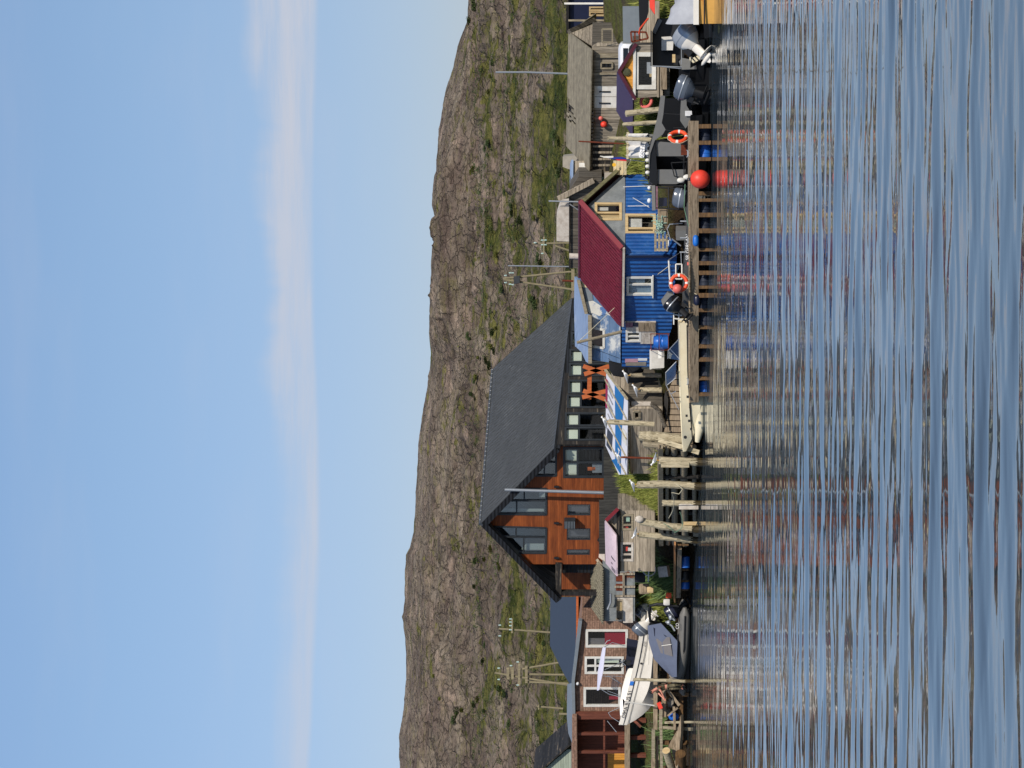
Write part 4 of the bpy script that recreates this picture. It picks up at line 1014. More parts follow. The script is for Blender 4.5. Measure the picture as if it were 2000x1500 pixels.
MB().slab([qP.at(1157, 278, .02), qP.at(1206, 278, .02), qP.at(1206, 344, .02), qP.at(1157, 344, .02)], -qP.n*.01).build('opening_shade', M['charred_wood'], Q)  # dark sheet on the wall, standing in for the shade of an opening
nP = Pl(-40, 112, 60, 113)
n_ = thing('navy_building', 'dark navy building beside the barn at the edge of the frame', 'building', nP.at(1185, 10))
o_ = [(1110, -60), (1110, 62), (1190, 62), (1190, -60)]
wallmb(nP, o_, [(1152, 14, 1180, 20), (1152, 23.5, 1180, 30)]).build('wall', M['navy_wall'], n_); shellmb(nP, o_, 4).build('back_wall', M['navy_wall'], n_)
for q in ((1152, 14, 1180, 20), (1152, 23.5, 1180, 30)): window(n_, nP, q, M['new_wood'], .07, curt=[(.02, .05, .98, .95, M['new_wood'], 'blind')])
MB().bar(nP.at(1108.5, -60, .1), nP.at(1108.5, 63, .1), .12, .3, nP.n).build('roof_edge', M['charred_wood'], n_)
for (y, m, x0, lab) in ((7, 'white_paint', 1102, 'white post standing before the navy building'), (40, 'post_grey', 1110, 'thin grey post at the corner of the navy building')):
    MB().bar(P(x0, y, 110), P(1186, y, 110), .09, .09).build('post', M[m], label=lab, cat='post')
# ---------------------------------------------------------------- purple roofed cabin
pP = Pl(86, 92.5, 195, 93.1)
X_ = thing('fishing_cabin', 'small plank cabin with purple roof, yellow gable and big white window', 'cabin', pP.at(1305, 138))
o_ = [(1237, 88), (1308, 88), (1308, 187), (1237, 192)]
ww = (1243, 106, 1277, 170)
wallmb(pP, o_, [ww]).build('wall', M['weathered_v'], X_); shellmb(pP, o_, 3.2).build('back_wall', M['weathered_dark'], X_)
wallmb(pP, [(1209, 139), (1239, 89), (1239, 193)], off=.02).build('gable_wall', M['yellow_boards'], X_)
window(X_, pP, ww, M['white_paint'], .17, off=.05, curt=[(.6, .25, .98, .6, M['tarp_grey'], 'clutter'), (.75, .6, .98, .7, M['new_wood'], 'clutter')])
MB().bar(pP.at(1239.5, 88, .07), pP.at(1238.5, 194, .07), .11, .08, pP.n).build('trim_board', M['white_paint'], X_)
a0, a1 = pP.at(1206, 139, .1), P(1205, 216, 97.2); l0, l1 = pP.at(1237.5, 194, .1), pP.at(1237.5, 194, .1)+(a1-a0)
roofq(X_, M['purple_roof'], a0, a1, P(1237, 267, 96.8), l0, .07)
r0_ = pP.at(1239, 85, .1); MB().slab([a0, r0_, r0_+(a1-a0), a1], V((0, 0, -.07))).build('roof', M['purple_roof'], X_)
mb = MB(); mb.bar(a0+V((0, -.03, -.07)), r0_+V((0, -.03, -.07)), .14, .08, pP.n); mb.bar(a0+V((0, -.034, -.07)), l0+V((0, -.034, -.07)), .12, .08, pP.n); mb.build('barge_board', mat('plum_trim', S(92, 40, 54), rough=.5), X_)
em = MB().lathe(pP.at(1224, 140, .04), [(0, .16), (.05, .16), (.06, .13)], 24, pP.n).build('round_emblem', mat('emblem_olive', S(92, 92, 64), S(54, 56, 42), ns=9, rough=.7), X_)
mb = MB()
for (x0, x1) in ((1283, 1287), (1289, 1294)): mb.slab([pP.at(x0, 100, .3), pP.at(x1, 100, .3), pP.at(x1, 188, .3), pP.at(x0, 188, .3)], -pP.n*.3)
mb.build('step', M['weathered'], X_)
MB().slab([pP.at(1290, 128, .34), pP.at(1302, 128, .34), pP.at(1302, 172, .34), pP.at(1290, 172, .34)], pP.n*.05).build('pallet', M['dock_wood'], X_)
# ---------------------------------------------------------------- van behind the cabin
vn = thing('van', 'white van parked behind the purple roofed cabin', 'van', P(1240, 110, 98.6))
VF = Pl(84, 98.6, 170, 99)
sec = []
for (y, top) in ((86, 1214), (92, 1209), (100, 1207.5), (150, 1208), (168, 1210), (172, 1216)):
    a = VF.at(top, y); ring = [VF.at(1245, y, 0), VF.at(1225, y, .02), VF.at(top+4, y, -.1), VF.at(top, y, -.5), VF.at(top, y, -1.6), VF.at(top+4, y, -1.95), VF.at(1245, y, -2)]
    sec.append(ring)
MB().loft(sec).build('body', M['car_white'], vn)
MB().slab([VF.at(1217, 94, .03), VF.at(1226, 94, .05), VF.at(1226, 150, .05), VF.at(1217, 150, .03)], -VF.n*.03).build('window', M['black_gloss'], vn)
for y in (98, 158): MB().lathe(VF.at(1243, y, .08), [(-.2, .34), (0, .34), (.01, .2)], 18, VF.n).build('wheel', M['black_rubber'], vn)
MB().slab([P(1216, 12, 96), P(1252, 12, 96), P(1254, 84, 96.4), P(1217, 83, 96.4)], V((0, .06, 0))).build('metal_sheet_fence', M['grey_sheet'], label='plain grey metal sheet fence right of the white van', cat='fence')
# ================================================================= waterfront
def outboard(label, A, B, r, cowl, skirt, leg, fore=None, group=None, at=None):
    """A top of the cowl, B foot of the leg; fore = direction towards the boat"""
    t = thing('outboard_motor', label, 'outboard motor', B, group)
    ax = (B-A); Ln = ax.length; ax = ax/Ln
    fo = V(fore) if fore is not None else V((0, 1, 0)); fo = (fo-ax*fo.dot(ax)).normalized(); sd = ax.cross(fo)
    def ring(h, w_, l, off=0, n=16):
        c = A+ax*h*Ln+fo*off*r
        return [c+fo*(abs(math.cos(a))**.8*(1 if math.cos(a) > 0 else -1))*l*r+sd*math.sin(a)*w_*r for a in [2*math.pi*i/n for i in range(n)]]
    c_ = MB().loft([ring(.0, .25, .5, -.1), ring(.012, .55, .95, -.1), ring(.05, .82, 1.2, -.05), ring(.14, .95, 1.32), ring(.27, .92, 1.25, .03), ring(.335, .86, 1.16, .04)]).build('cowl', cowl, t)
    MB().loft([ring(.19, .97, 1.33, .01), ring(.2, .985, 1.345, .012), ring(.215, .985, 1.345, .012), ring(.225, .96, 1.3, .02)]).build('cowl_stripe', M['silver'], c_)
    MB().loft([ring(.335, .84, 1.12, .04), ring(.37, .8, 1.05, .04), ring(.46, .5, .7, .05), ring(.52, .36, .5, .05)]).build('lower_cowl', skirt, t)
    mb = MB().loft([ring(.5, .34, .46, .05), ring(.72, .22, .42, .0), ring(.84, .16, .4, -.05)])
    mb.loft([ring(.79, .5, .95, -.35), ring(.8, .5, .95, -.35)])
    c = A+ax*Ln*.89
    mb.tube([c+fo*r*.85, c+fo*r*.6, c-fo*r*.1, c-fo*r*.6, c-fo*r*.8], [.04*r, .17*r, .22*r, .17*r, .1*r], 10)
    mb.slab([c+fo*r*.3+ax*.1*r, c-fo*r*.35+ax*.1*r, c-fo*r*.15+ax*Ln*.11, c+fo*r*.05+ax*Ln*.11], sd*.03)
    mb.build('leg', leg, t)
    mb = MB(); pc = c-fo*r*.85
    mb.lathe(pc-fo*.04, [(0, .05*r), (.12, .14*r)], 10, fo)
    for i in range(3):
        a = 2.09*i+.4; e = ax*math.cos(a)+sd*math.sin(a); e2 = fo.cross(e)
        mb.slab([pc, pc+e*.25*r+e2*.16*r+fo*.04, pc+e*.48*r+e2*.06*r, pc+e*.25*r-e2*.12*r-fo*.03], fo*.015)
    mb.build('propeller', M['black_rubber'], t)
    mb = MB(); b0 = A+ax*Ln*.5; mb.obox(b0+fo*r*.75, fo*r*.28, sd*r*.4, ax*Ln*.09); mb.bar(b0+fo*r*.9-sd*r*.3, b0+fo*r*.9-sd*r*.3+ax*Ln*.25, .05, .05); mb.bar(b0+fo*r*.9+sd*r*.3, b0+fo*r*.9+sd*r*.3+ax*Ln*.25, .05, .05)
    mb.build('bracket', M['black_rubber'], t)
    return t
class Fr:
    """boat frame: x forward from stern, y to port, z up"""
    def __init__(s, st, bow, pitch=0):
        s.o = V(st); d = V(bow)-V(st); s.L = d.length; s.f = d.normalized(); s.p = UPZ.cross(s.f).normalized(); s.u = s.f.cross(s.p)
    def __call__(s, x, y, z): return s.o+s.f*x+s.p*y+s.u*z
def hullmb(fr, hb, zk, zs0, zs1, zf, n=16, tip=.04, fullness=2.4, wall=.07, chine=.8, zc=.35, deck_from=.72):
    secs = []
    for i in range(n+1):
        t = i/n; x = t*fr.L
        w_ = hb*max(tip, 1-(max(0, (t-.4)/.6))**fullness)*(.94+.06*min(1, t/.2))
        zs = zs0+(zs1-zs0)*t**1.8; b = max(0, (t-.62)/.38)**2; k_ = zk+(zs-zk)*.8*b; c_ = k_+(zs-k_)*(zc+.1*b)
        wc = w_*(chine-.25*b); wi = max(w_-wall, w_*.6); fl = zf if t < deck_from else zs-.06
        secs.append([fr(x, w_, zs), fr(x, w_*.98, zs-.05), fr(x, wc, c_), fr(x, 0, k_), fr(x, -wc, c_), fr(x, -w_*.98, zs-.05), fr(x, -w_, zs), fr(x, -wi, zs+.012), fr(x, -wi, fl), fr(x, wi, fl), fr(x, wi, zs+.012)])
    return MB().loft(secs)
def ribmb(fr, hb, r, z0, z1, n=14):
    pts = []; rs = []
    for i in range(n+1):
        t = i/n; x = t*fr.L; w_ = hb*(1-max(0, (t-.5)/.5)**2.3); pts.append((x, w_, z0+(z1-z0)*t**2))
    full = [fr(x, y, z) for x, y, z in pts]+[fr(x, -y, z) for x, y, z in pts[::-1][1:]]
    full = [fr(-.35, hb, z0)]+full+[fr(-.35, -hb, z0)]
    rs = [r*.35]+[r]*(len(full)-2)+[r*.35]
    return MB().tube(full, rs, 12)
def rope(pts, r, m, label=None, sag=.0, parent=None, name='rope'):
    out = []
    for i in range(len(pts)-1):
        a, b = V(pts[i]), V(pts[i+1])
        for j in range(6):
            t = j/6; p = a.lerp(b, t); p.z -= sag*4*t*(1-t)*(b-a).length; out.append(p)
    out.append(V(pts[-1]))
    return MB().tube(out, r, 5).build(name, M[m], parent, label=label, cat=None if parent else 'rope')
# ---------------------------------------------------------------- floating dock
D0, D1 = 236, 786
def dk(py, o=0): return W(py)+o
dpts = [236, 350, 480, 640, 786]
dock = thing('floating_dock', 'long weathered timber floating dock carried on blue barrels', 'dock', P(1386, 500, dk(500)))
def dline(x0, x1, off0, off1):
    """solid running along the dock between two photo heights, from off0 to off1 behind its front"""
    mb = MB(); secs = []
    for py in dpts:
        a = P(x0, py, dk(py)); b = P(x1, py, dk(py)); q = V((0, 1, 0))
        secs.append([b+q*off0, a+q*off0, a+q*off1, b+q*off1])
    return mb.loft(secs)
dline(1347.5, 1364.5, 0, .22).build('edge_beam', M['dock_wood'], dock)
mb = MB()
for i in range(92):
    py = D0+2+i*(D1-D0-4)/91; a = P(1346, py, dk(py)); mb.box(a+V((0, .72, -.02)), .125, 1.36, .045)
mb.build('deck_boards', M['dock_wood'], dock)
dline(1348.5, 1362, 1.2, 1.4).build('back_beam', M['dock_wood'], dock)
bears = [247, 279, 311, 378, 391, 420, 451, 488, 514, 533, 561, 577, 606, 639, 676, 702, 739, 770]
for py in bears:
    w_ = rnd.uniform(.06, .09); c = P(1364, py, dk(py, .03)); e = P(1388.5, py, dk(py, .03)); c.z -= .005
    MB().box((c+e)/2, w_*2, w_*2, (c-e).length).build('float_bracket', M['wet_wood'], dock)
for i, (a, b) in enumerate([(247, 279), (281, 311), (391, 420), (421, 451), (451, 488), (488, 514), (533, 561), (577, 606), (606, 639), (640, 676), (676, 702), (704, 737), (742, 768)]):
    m_ = (a+b)/2; c = P(1377, m_, dk(m_, .45)); hw = abs(b-a)/2*c.y/F*.85
    MB().lathe(c-V((hw, 0, 0)), [(0, .2), (.02, .25), (hw*.6, .255), (hw*.66, .27), (hw*.72, .255), (hw*1.3, .255), (hw*1.36, .27), (hw*1.42, .255), (hw*2-.02, .25), (hw*2, .2)], 16, (1, 0, 0)).build('barrel', M['barrel_old_shaded' if i not in (1, 12) else 'barrel_blue'], dock)
mb = MB()
for py in (300, 470, 620, 745):
    a = P(1346, py, dk(py, .25)); mb.box(a+V((0, 0, .05)), .2, .06, .05); mb.tube([a+V((-.09, 0, .03)), a+V((-.14, 0, .1))], .02, 6); mb.tube([a+V((.09, 0, .03)), a+V((.14, 0, .1))], .02, 6)
mb.build('cleat', M['steel'], dock)
def dock_ball(name, label, cat, px, py, Y, r, m, top=None, grp=None):
    c = P(px, py, Y); t = thing(name, label, cat, c-UPZ*r, grp)
    MB().ball(c, r, r, r*1.05, 22, 14).build('float', M[m], t)
    MB().lathe(c+UPZ*r*.98, [(0, r*.22), (r*.14, r*.2), (r*.2, r*.1)], 10).torus(c+UPZ*r*1.25, (0, 1, 0), r*.12, r*.04, seg=12, m=6).build('eye', M['navy_cloth'], t)
    return t
dock_ball('mooring_buoy', 'big round red buoy floating against the dock', 'buoy', 1367.5, 350, dk(350, -.42), .36, 'buoy_red')
def fender(label, px, py, Y, L, r, m):
    c = P(px, py, Y); t = thing('boat_fender', label, 'fender', c-UPZ*r)
    MB().lathe(c-V((L/2, 0, 0)), [(0, r*.25), (.02, r*.6), (.08, r*.93), (.14, r), (L-.14, r), (L-.08, r*.93), (L-.02, r*.6), (L, r*.25)], 16, (1, 0, 0)).build('body', M[m], t)
    rope([c+V((L/2, 0, 0)), c+V((L/2+.05, .1, .1)), c+V((L/2-.1, .3, .28))], .012, 'rope_pale', parent=t)
    return t
fender('bright blue fender lying on the edge of the dock', 1359, 470, dk(470, -.14), .44, .12, 'fender_blue')
fender('dark navy fender hanging on the dock edge', 1361, 586, dk(586, -.14), .44, .13, 'navy_gloss')
def ring_buoy(label, c, n, R_, r, parent=None):
    t = thing('life_ring', label, 'life ring', V(c)-UPZ*R_)
    rg = MB().torus(c, n, R_, r, seg=36, m=12).build('ring', M['ring_orange'], t)
    nn = V(n).normalized(); x = nn.orthogonal().normalized(); y = nn.cross(x)
    for i in range(4):
        a = math.pi/4+i*math.pi/2; MB().torus(c, n, R_, r*1.05, a0=a-.13, a1=a+.13, seg=5, m=12).build('reflective_band', M['white_tape'], rg)
    pts = [V(c)+(x*math.cos(a)+y*math.sin(a))*(R_+r*(1.05 if i % 3 == 0 else 1.4)) for i, a in enumerate([2*math.pi*j/24 for j in range(25)])]
    MB().tube(pts, .01, 4).build('grab_line', M['rope_pale'], t)
    return t
ring_buoy('orange life ring hanging on the black workboat', P(1324.5, 267, 88.6), (.78, -.75, .05), .32, .075)
ring_buoy('orange life ring with pink buoy in front, beside the white frame', P(1326, 553, 90.3), (.1, -1, .12), .31, .07)
dock_ball('small_buoy', 'pink round buoy lying against the orange life ring', 'buoy', 1323, 564, 89.95, .185, 'buoy_pink')
for lab, px, py, r, m in (('small pink buoy hung on the barn wall', 1173.5, 231, .1, 'buoy_pink'), ('round red buoy hung on the barn wall below a pink one', 1179.5, 243, .145, 'buoy_red')):
    dock_ball('small_buoy', lab, 'buoy', px, py, qP.at(px, py, .2).y, r, m)
# ---------------------------------------------------------------- grey rigid inflatable behind the dock
f1 = Fr(V((P(1350, 385, 90.3).x, 90.3, 0)), V((P(1350, 606, 92.2).x, 92.2, 0)))
rb1 = thing('inflatable_boat', 'grey rigid inflatable boat with white lettering behind the dock', 'boat', f1(2, 0, 0))
ribmb(f1, .82, .25, .62, .72).build('tube', M['dark_tube'], rb1)
hullmb(f1, .72, -.15, .5, .6, .3, deck_from=.95).build('hull', M['boat_grey'], rb1)
mb = MB()
cs = f1.p if f1.p.y < 0 else -f1.p
side = -1 if f1.p.y > 0 else 1
for (x, t_) in ((.9, 0), (1.6, 0), (2.2, 0)): mb.bar(f1(x, side*.3, .3), f1(x, side*.3, 1.1), .05, .05)
mb.build('seat_frame', M['steel'], rb1)
MB().slab([f1(.3, -.35, .3), f1(1.2, -.35, .3), f1(1.2, .35, .3), f1(.3, .35, .3)], UPZ*.5).build('seat', M['patterned'], rb1)
MB().slab([f1(1.3, -.3, .3), f1(1.7, -.3, .3), f1(1.7, .3, .3), f1(1.3, .3, .3)], UPZ*.95).build('console', M['boat_grey'], rb1)
# t-top with aerials
tq = lambda px, py, o=0: P(px, py, 90.4+o)
MB().slab([tq(1272.5, 362, -.5), tq(1273.5, 411, -.4), tq(1273.5, 411, .5), tq(1272.5, 362, .5)], UPZ*-.14).build('top', M['boat_grey'], rb1)
MB().slab([tq(1279.5, 364, -.46), tq(1280, 409, -.36), tq(1284.5, 409, -.36), tq(1284.5, 364, -.46)], V((0, .05, 0))).build('valance', M['patterned'], rb1)
mb = MB()
for (y, o) in ((366, -.4), (406, -.35), (366, .4), (406, .4)): mb.tube([tq(1280, y, o), tq(1335, y+3, o)], .03, 6)
mb.tube([tq(1306, 365, -.42), tq(1306, 406, -.37)], .03, 6); mb.build('top_frame', M['black_rubber'], rb1)
MB().slab([tq(1287, 386, -.1), tq(1287, 404, -.1), tq(1303, 402, -.1), tq(1303, 386, -.1)], V((0, .1, 0))).build('dashboard', M['navy_gloss'], rb1)
mb = MB()
for a, b in (((1217, 365), (1272, 363)), ((1226, 402.5), (1267, 402)), ((1236, 386), (1268, 405))): mb.tube([tq(*a), tq(*b)], .014, 5)
mb.build('aerials', M['white_paint'], rb1)
MB().ball(tq(1268, 367), .07).build('navigation_lamp', M['sign_white'], rb1); MB().ball(tq(1268, 392), .1, .1, .08).build('navigation_lamp', M['sign_white'], rb1)
mb = MB(); nb = [(1304, 441), (1310, 470), (1330, 480), (1330, 500), (1308, 505), (1304, 516)]
mb.tube([P(x, y, 91.3) for x, y in ((1333, 436), (1308, 438), (1304, 446))], .025, 6); mb.tube([P(x, y, 91.3) for x, y in ((1330, 480), (1312, 466), (1306, 470), (1306, 480))], .03, 6)
mb.tube([P(1303, 446, 91.2), P(1310, 470, 91.2)], .02, 6); mb.tube([P(1306, 508, 91.6), P(1330, 492, 91.4), P(1332, 540, 91.6)], .025, 6); mb.build('rail', M['steel'], rb1)
MB().slab([P(1310, 512, 91.8), P(1306, 538, 92), P(1318, 545, 92), P(1328, 520, 91.8)], V((0, .12, 0))).build('windscreen', M['glass'], rb1)
mb = MB()
MB().tube([P(*a, 91.7) for a in ((1306, 509), (1308, 545), (1313, 551))], .035, 6).build('white_spar', M['white_paint'], rb1)
for a, b in (((1320, 516), (1320, 545)), ((1332, 516), (1332, 545)), ((1320, 516), (1332, 516)), ((1320, 545), (1332, 545))): mb.tube([P(*a, 90.9), P(*b, 90.9)], .03, 6)
mb.build('white_frame', M['white_paint'], rb1)
tx = f1.f if f1.f.x > 0 else -f1.f
textmb('SR GERLAN', .2, P(1346, 508, 89.95), V((1, -.02, 0)), UPZ, .01).build('lettering', M['sign_white'], rb1)
MB().slab([P(1342, 512, 90.1), P(1346.5, 512, 90.1), P(1346.5, 518, 90.1), P(1342, 518, 90.1)], V((0, .02, 0))).build('badge', M['buoy_pink'], rb1)
outboard('dark grey outboard motor with silver stripes on the grey inflatable', P(1314, 384, 89.8), P(1386, 398, 89.6), .3, M['grey_gloss'], M['black_gloss'], M['black_rubber'], fore=(-1, .2, 0))
# black outboard and its little boat further along
f2 = Fr(V((P(1350, 622, 91.6).x, 91.6, 0)), V((P(1350, 560, 92.6).x, 92.6, 0)))
bb = thing('dinghy', 'small dark dinghy with grey covered console left of the life ring', 'boat', f2(.6, 0, 0))
hullmb(f2, .6, -.1, .75, .85, .3).build('hull', M['boat_black'], bb)
MB().slab([P(1292, 589, 92), P(1305, 572, 92), P(1316, 575, 92), P(1318, 600, 92), P(1297, 604, 92)], V((.1, .7, 0))).build('console_cover', M['boat_grey'], bb)
mb = MB()
for a, b in (((1316, 603), (1316, 634)), ((1326, 612), (1326, 622)), ((1316, 614), (1332, 616)), ((1316, 622), (1346, 626))): mb.tube([P(*a, 91.4), P(*b, 91.4)], .03, 6)
mb.build('ladder', M['white_paint'], bb)
outboard('black outboard motor tilted left of the orange life ring', P(1304, 586, 91.0), P(1352, 624, 90.8), .29, M['black_gloss'], M['black_gloss'], M['black_rubber'], fore=(1, .3, 0))
# ---------------------------------------------------------------- cream boat
f3 = Fr(V((P(1350, 626, 94.6).x, 94.6, 0)), V((P(1350, 880, 95.3).x, 95.3, 0)))
cb = thing('cream_boat', 'cream open motorboat with folding windscreen moored at the plank slip', 'boat', f3(2.5, 0, 0))
hullmb(f3, .95, -.05, 1.02, .84, .5, deck_from=.93, fullness=3.4, tip=.3, chine=.97, zc=.2).build('hull', M['cream_gel'], cb)
sd3 = 1 if f3.p.y < 0 else -1
mb = MB(); 
for s_ in (sd3*.66, -sd3*.66): mb.tube([f3(1.4, s_, .16), f3(2.2, s_, .14), f3(4.4, s_*.95, .16), f3(5.0, s_*.8, .26)], [.12, .2, .21, .1], 12)
mb.build('sponson', M['cream_gel'], cb)
mb = MB(); mb.tube([f3(.1, sd3*.965, .72), f3(2, sd3*.98, .68), f3(3.6, sd3*.93, .58), f3(4.9, sd3*.62, .46)], .028, 6); mb.build('rubbing_strake', M['black_rubber'], cb)
MB().slab([f3(.1, -.85, .98), f3(1.9, -.85, .95), f3(1.9, .85, .95), f3(.1, .85, .98)], UPZ*.06).build('after_deck', M['cream_gel'], cb)
mb = MB()
wp = lambda x, y, o=0: P(x, y, 94.9+o)
MB().slab([wp(1328, 660, -.6), wp(1305, 685, -.2), wp(1304, 700, .3), wp(1330, 704, -.7)], V((0, .015, 0))).build('windscreen', M['glass_sky'], cb)
MB().slab([wp(1321, 706, .3), wp(1300, 728, .5), wp(1301, 752, .6), wp(1320, 738, .4)], V((0, .015, 0))).build('windscreen', M['glass_sky'], cb)
mb = MB()
for a, b in (((1328, 660, -.6), (1305, 685, -.2)), ((1305, 685, -.2), (1304, 700, .3)), ((1308, 681, -.2), (1330, 704, -.7)), ((1321, 706, .3), (1300, 728, .5)), ((1300, 728, .5), (1301, 752, .6)), ((1301, 752, .6), (1326, 800, .5)), ((1320, 738, .4), (1303, 752, .55)), ((1310, 770, .6), (1320, 764, .5))): mb.tube([wp(*a), wp(*b)], .018, 6)
mb.build('windscreen_frame', M['steel'], cb)
for x in (1.8, 2.9): MB().slab([f3(x, -.6, .5), f3(x+.45, -.6, .5), f3(x+.45, .6, .5), f3(x, .6, .5)], UPZ*.32).build('seat', M['tarp_white'], cb)
MB().slab([f3(3.2, sd3*.3, .66), f3(4.2, sd3*.3, .64), f3(4.2, sd3*.45, .64), f3(3.2, sd3*.5, .66)], UPZ*.04).build('blue_mat', M['fender_blue'], cb)
mb = MB()
for (x, y) in ((1346, 756), (1343, 775), (1348, 795), (1341, 812), (1346, 822), (1350, 838)): mb.box(P(x, y, f3(0, 0, 0).y+(-1.0)), .1, .04, .09)
mb.build('cleat', M['black_rubber'], cb)
MB().lathe(P(1338.5, 854, 94.3), [(0, .07), (.05, .07)], 12, (0, -1, 0)).build('fairlead', M['black_rubber'], cb)
# ---------------------------------------------------------------- slip ramp, quay and pilings
sl = thing('plank_slip', 'grey plank slipway sloping down behind the cream boat', 'slipway', P(1360, 800, 97))
mb = MB()
for i in range(15):
    y = 712+i*11.5; a = P(1290, y, 99.6); b = P(1352, y+1, 96.3); mb.bar(a, b, .215, .06, V((0, -.5, 1)).normalized())
mb.build('planks', M['dock_wood'], sl)
MB().bar(P(1292, 700, 99.2), P(1291, 890, 99.6), .26, .24).build('head_beam', M['post_grey'], sl)
MB().slab([P(1300, 762, 98.5), P(1297, 775, 98.5), P(1297, 800, 98.5), P(1302, 822, 98.5), P(1304, 800, 98.3), P(1305, 780, 98.3)], V((0, .05, -.02))).build('gap', M['charred_wood'], sl)  # solid dark slab standing in for the shade in a plank gap
qy = thing('timber_quay', 'old log crib quay with open front behind the tall pilings', 'quay', P(1365, 960, W(960)+1))
qa, qb = 872, 1062
for (x, r) in ((1303, .09), (1317, .15), (1336, .17), (1356, .1)):
    a = P(x, qa, W(qa)+1.0); b = P(x+2, qb, W(qb)+.9); MB().tube([a, a.lerp(b, .5)+V((0, 0, .02)), b], r, 10).build('crib_log', M['post_grey'], qy)
mb = MB(); a = P(1290, qa, W(qa)+.7); b = P(1291, qb, W(qb)+.7); mb.bar(a, b, .2, .24); mb.build('edge_beam', M['post_grey'], qy)
mb = MB()
for i in range(44): 
    t_ = i/43; p = a.lerp(b, t_); mb.box(p+V((0, .9, .07)), .16, 2.0, .05)
mb.build('deck_boards', M['dock_wood'], qy)
for y in (890, 930, 975, 1000, 1035): MB().tube([P(1292, y, W(y)+1.35), P(1366, y, W(y)+1.35)], .13, 8).build('inner_post', M['charred_wood'], qy)
mb = MB(); c1, c2 = P(1300, qa, W(qa)+1.8), P(1300, qb, W(qb)+1.8); mb.slab([c1, c2, c2-UPZ*1.7, c1-UPZ*1.7], V((0, .3, 0))); mb.build('back_wall', M['charred_wood'], qy)
def piling(label, pts, w0, Y, m='post_wood', extra=None, name='mooring_post'):
    ps = [P(x, y, Y) for x, y in pts]; n = 9; r0 = w0/2*Y/F
    full = []; rs = []
    for i in range(len(ps)-1):
        for j in range(n):
            t_ = j/n; full.append(ps[i].lerp(ps[i+1], t_)); rs.append(r0*rnd.uniform(.9, 1.1))
    full.append(ps[-1]); rs.append(r0)
    mb = MB().tube(full, rs, 9)
    band = None
    if ps[-1].z < .05:
        d_ = (ps[-2]-ps[-1]).normalized(); f_ = ps[-1]-d_*.3; k_ = -f_.z/d_.z
        band = MB().tube([f_, f_+d_*(k_+.18), f_+d_*(k_+.3)], [r0*1.13, r0*1.13, r0*1.06], 9)
    for v in mb.v[:9]: v.z += rnd.uniform(-.05, .08)
    t = thing(name, label, 'post', ps[-1]); mb.build('post', M[m], t)
    if band: band.build('tide_band', M['tide_weed'], t)
    if extra:
        for (x0, y0, x1, y1, mm) in extra:
            q = [P(x0, y0, Y-r0*1.02), P(x0, y1, Y-r0*1.02), P(x1, y1, Y-r0*1.02), P(x1, y0, Y-r0*1.02)]; MB().slab(q, V((0, .1, 0))).build('fender_board', M[mm], t)
    return t
piling('tall pale post with a gull on top beside the banner', [(1190, 824), (1278, 829)], 11, 97.4)
piling('thick broken stump beside the slipway planks', [(1250, 851), (1285, 854), (1345, 860)], 21, 96.8)
piling('mossy leaning post at the left end of the slipway', [(1256, 868), (1332, 874)], 13, 96.6, 'post_grey')
piling('stout post with a plank nailed down its left side', [(1290, 899), (1378, 903)], 15, 95.7, extra=[(1291, 903, 1346, 913, 'post_wood')])
piling('tallest post of the quay with ropes tied round it', [(1244, 947), (1300, 946), (1374, 950)], 15, 97.3)
piling('short split post with a pale board at its foot', [(1295, 982), (1368, 985)], 13, 98.6, extra=[(1326, 984, 1364, 995, 'white_wash')])
piling('thick leaning post with a pale pulley block on top', [(1250, 1018), (1300, 1028), (1366, 1034)], 15, 100.2, extra=[(1335, 1019, 1362, 1026, 'new_wood')])
piling('leftmost leaning post of the quay under a gull', [(1248, 1044), (1300, 1049), (1366, 1056)], 13, 101.6)
MB().ball(P(1249, 1014, 100), .16, .12, .2).build('pulley_block', M['white_wash'], label='pale round block lashed to the top of a leaning post', cat='block')
piling('thick leaning white post in front of the purple cabin', [(1222, 222), (1287, 214)], 12, 91.4)
piling('slimmer white post just left of a thicker one by the purple cabin', [(1219, 243), (1284, 239)], 8.5, 91.4)
piling('tall pale post standing beside the covered boat', [(1189, 270), (1272, 273)], 8.5, 92.0)
pl_ = MB().bar(P(1287, 859, 96.2), P(1366, 884, 95.2), .2, .08).build('loose_plank', M['post_wood'], label='loose plank leaning into the water beside the cream boat', cat='plank')
MB().tube([P(1127, 669, 95.6), P(1230, 644, 96.2), P(1281, 629, 96.6)], [.06, .07, .08], 8).build('leaning_pole', M['post_grey'], label='long bare pole leaning across the pale blue house', cat='pole')
rope([P(1128, 669, 95.6), P(1212, 590, 95.6), P(1310, 517, 93.6)], .012, 'rope_pale', 'long stay line running from the leaning pole over the blue wall')
rope([P(1128, 669, 95.6), P(1210, 700, 98.8)], .01, 'rope_dark', 'short dark stay line from the leaning pole down the pale blue wall')
rope([P(1188, 700, 98.5), P(1230, 735, 99)], .01, 'rope_dark', 'thin dark line above the banner shed')
rope([P(1275, 1325, 112.5), P(1274, 1365, 112.3), P(1276, 1366, 112)], .02, 'rope_pale', 'pale rope lying on the jetty beam')
rope([P(1320, 945, 97), P(1333, 955, 96.9), P(1326, 965, 97), P(1312, 962, 97), P(1306, 1012, 99.9)], .016, 'rope_pale', 'pale rope slung between two quay posts', .05)
rope([P(1328, 1000, 99), P(1332, 1030, 99.5), P(1318, 1040, 100), P(1296, 1022, 99.8)], .014, 'rope_green', 'greenish rope looping from the thick leaning post', .06)
rope([P(1338, 360, 88.4), P(1336, 405, 88.9), P(1347, 450, 89.3)], .015, 'rope_green', 'green mooring rope running down to the dock edge')
rope([P(1215, 345, 96), P(1255, 270, 92.4)], .01, 'rope_pale', 'pale guy line stretched over the covered boat')
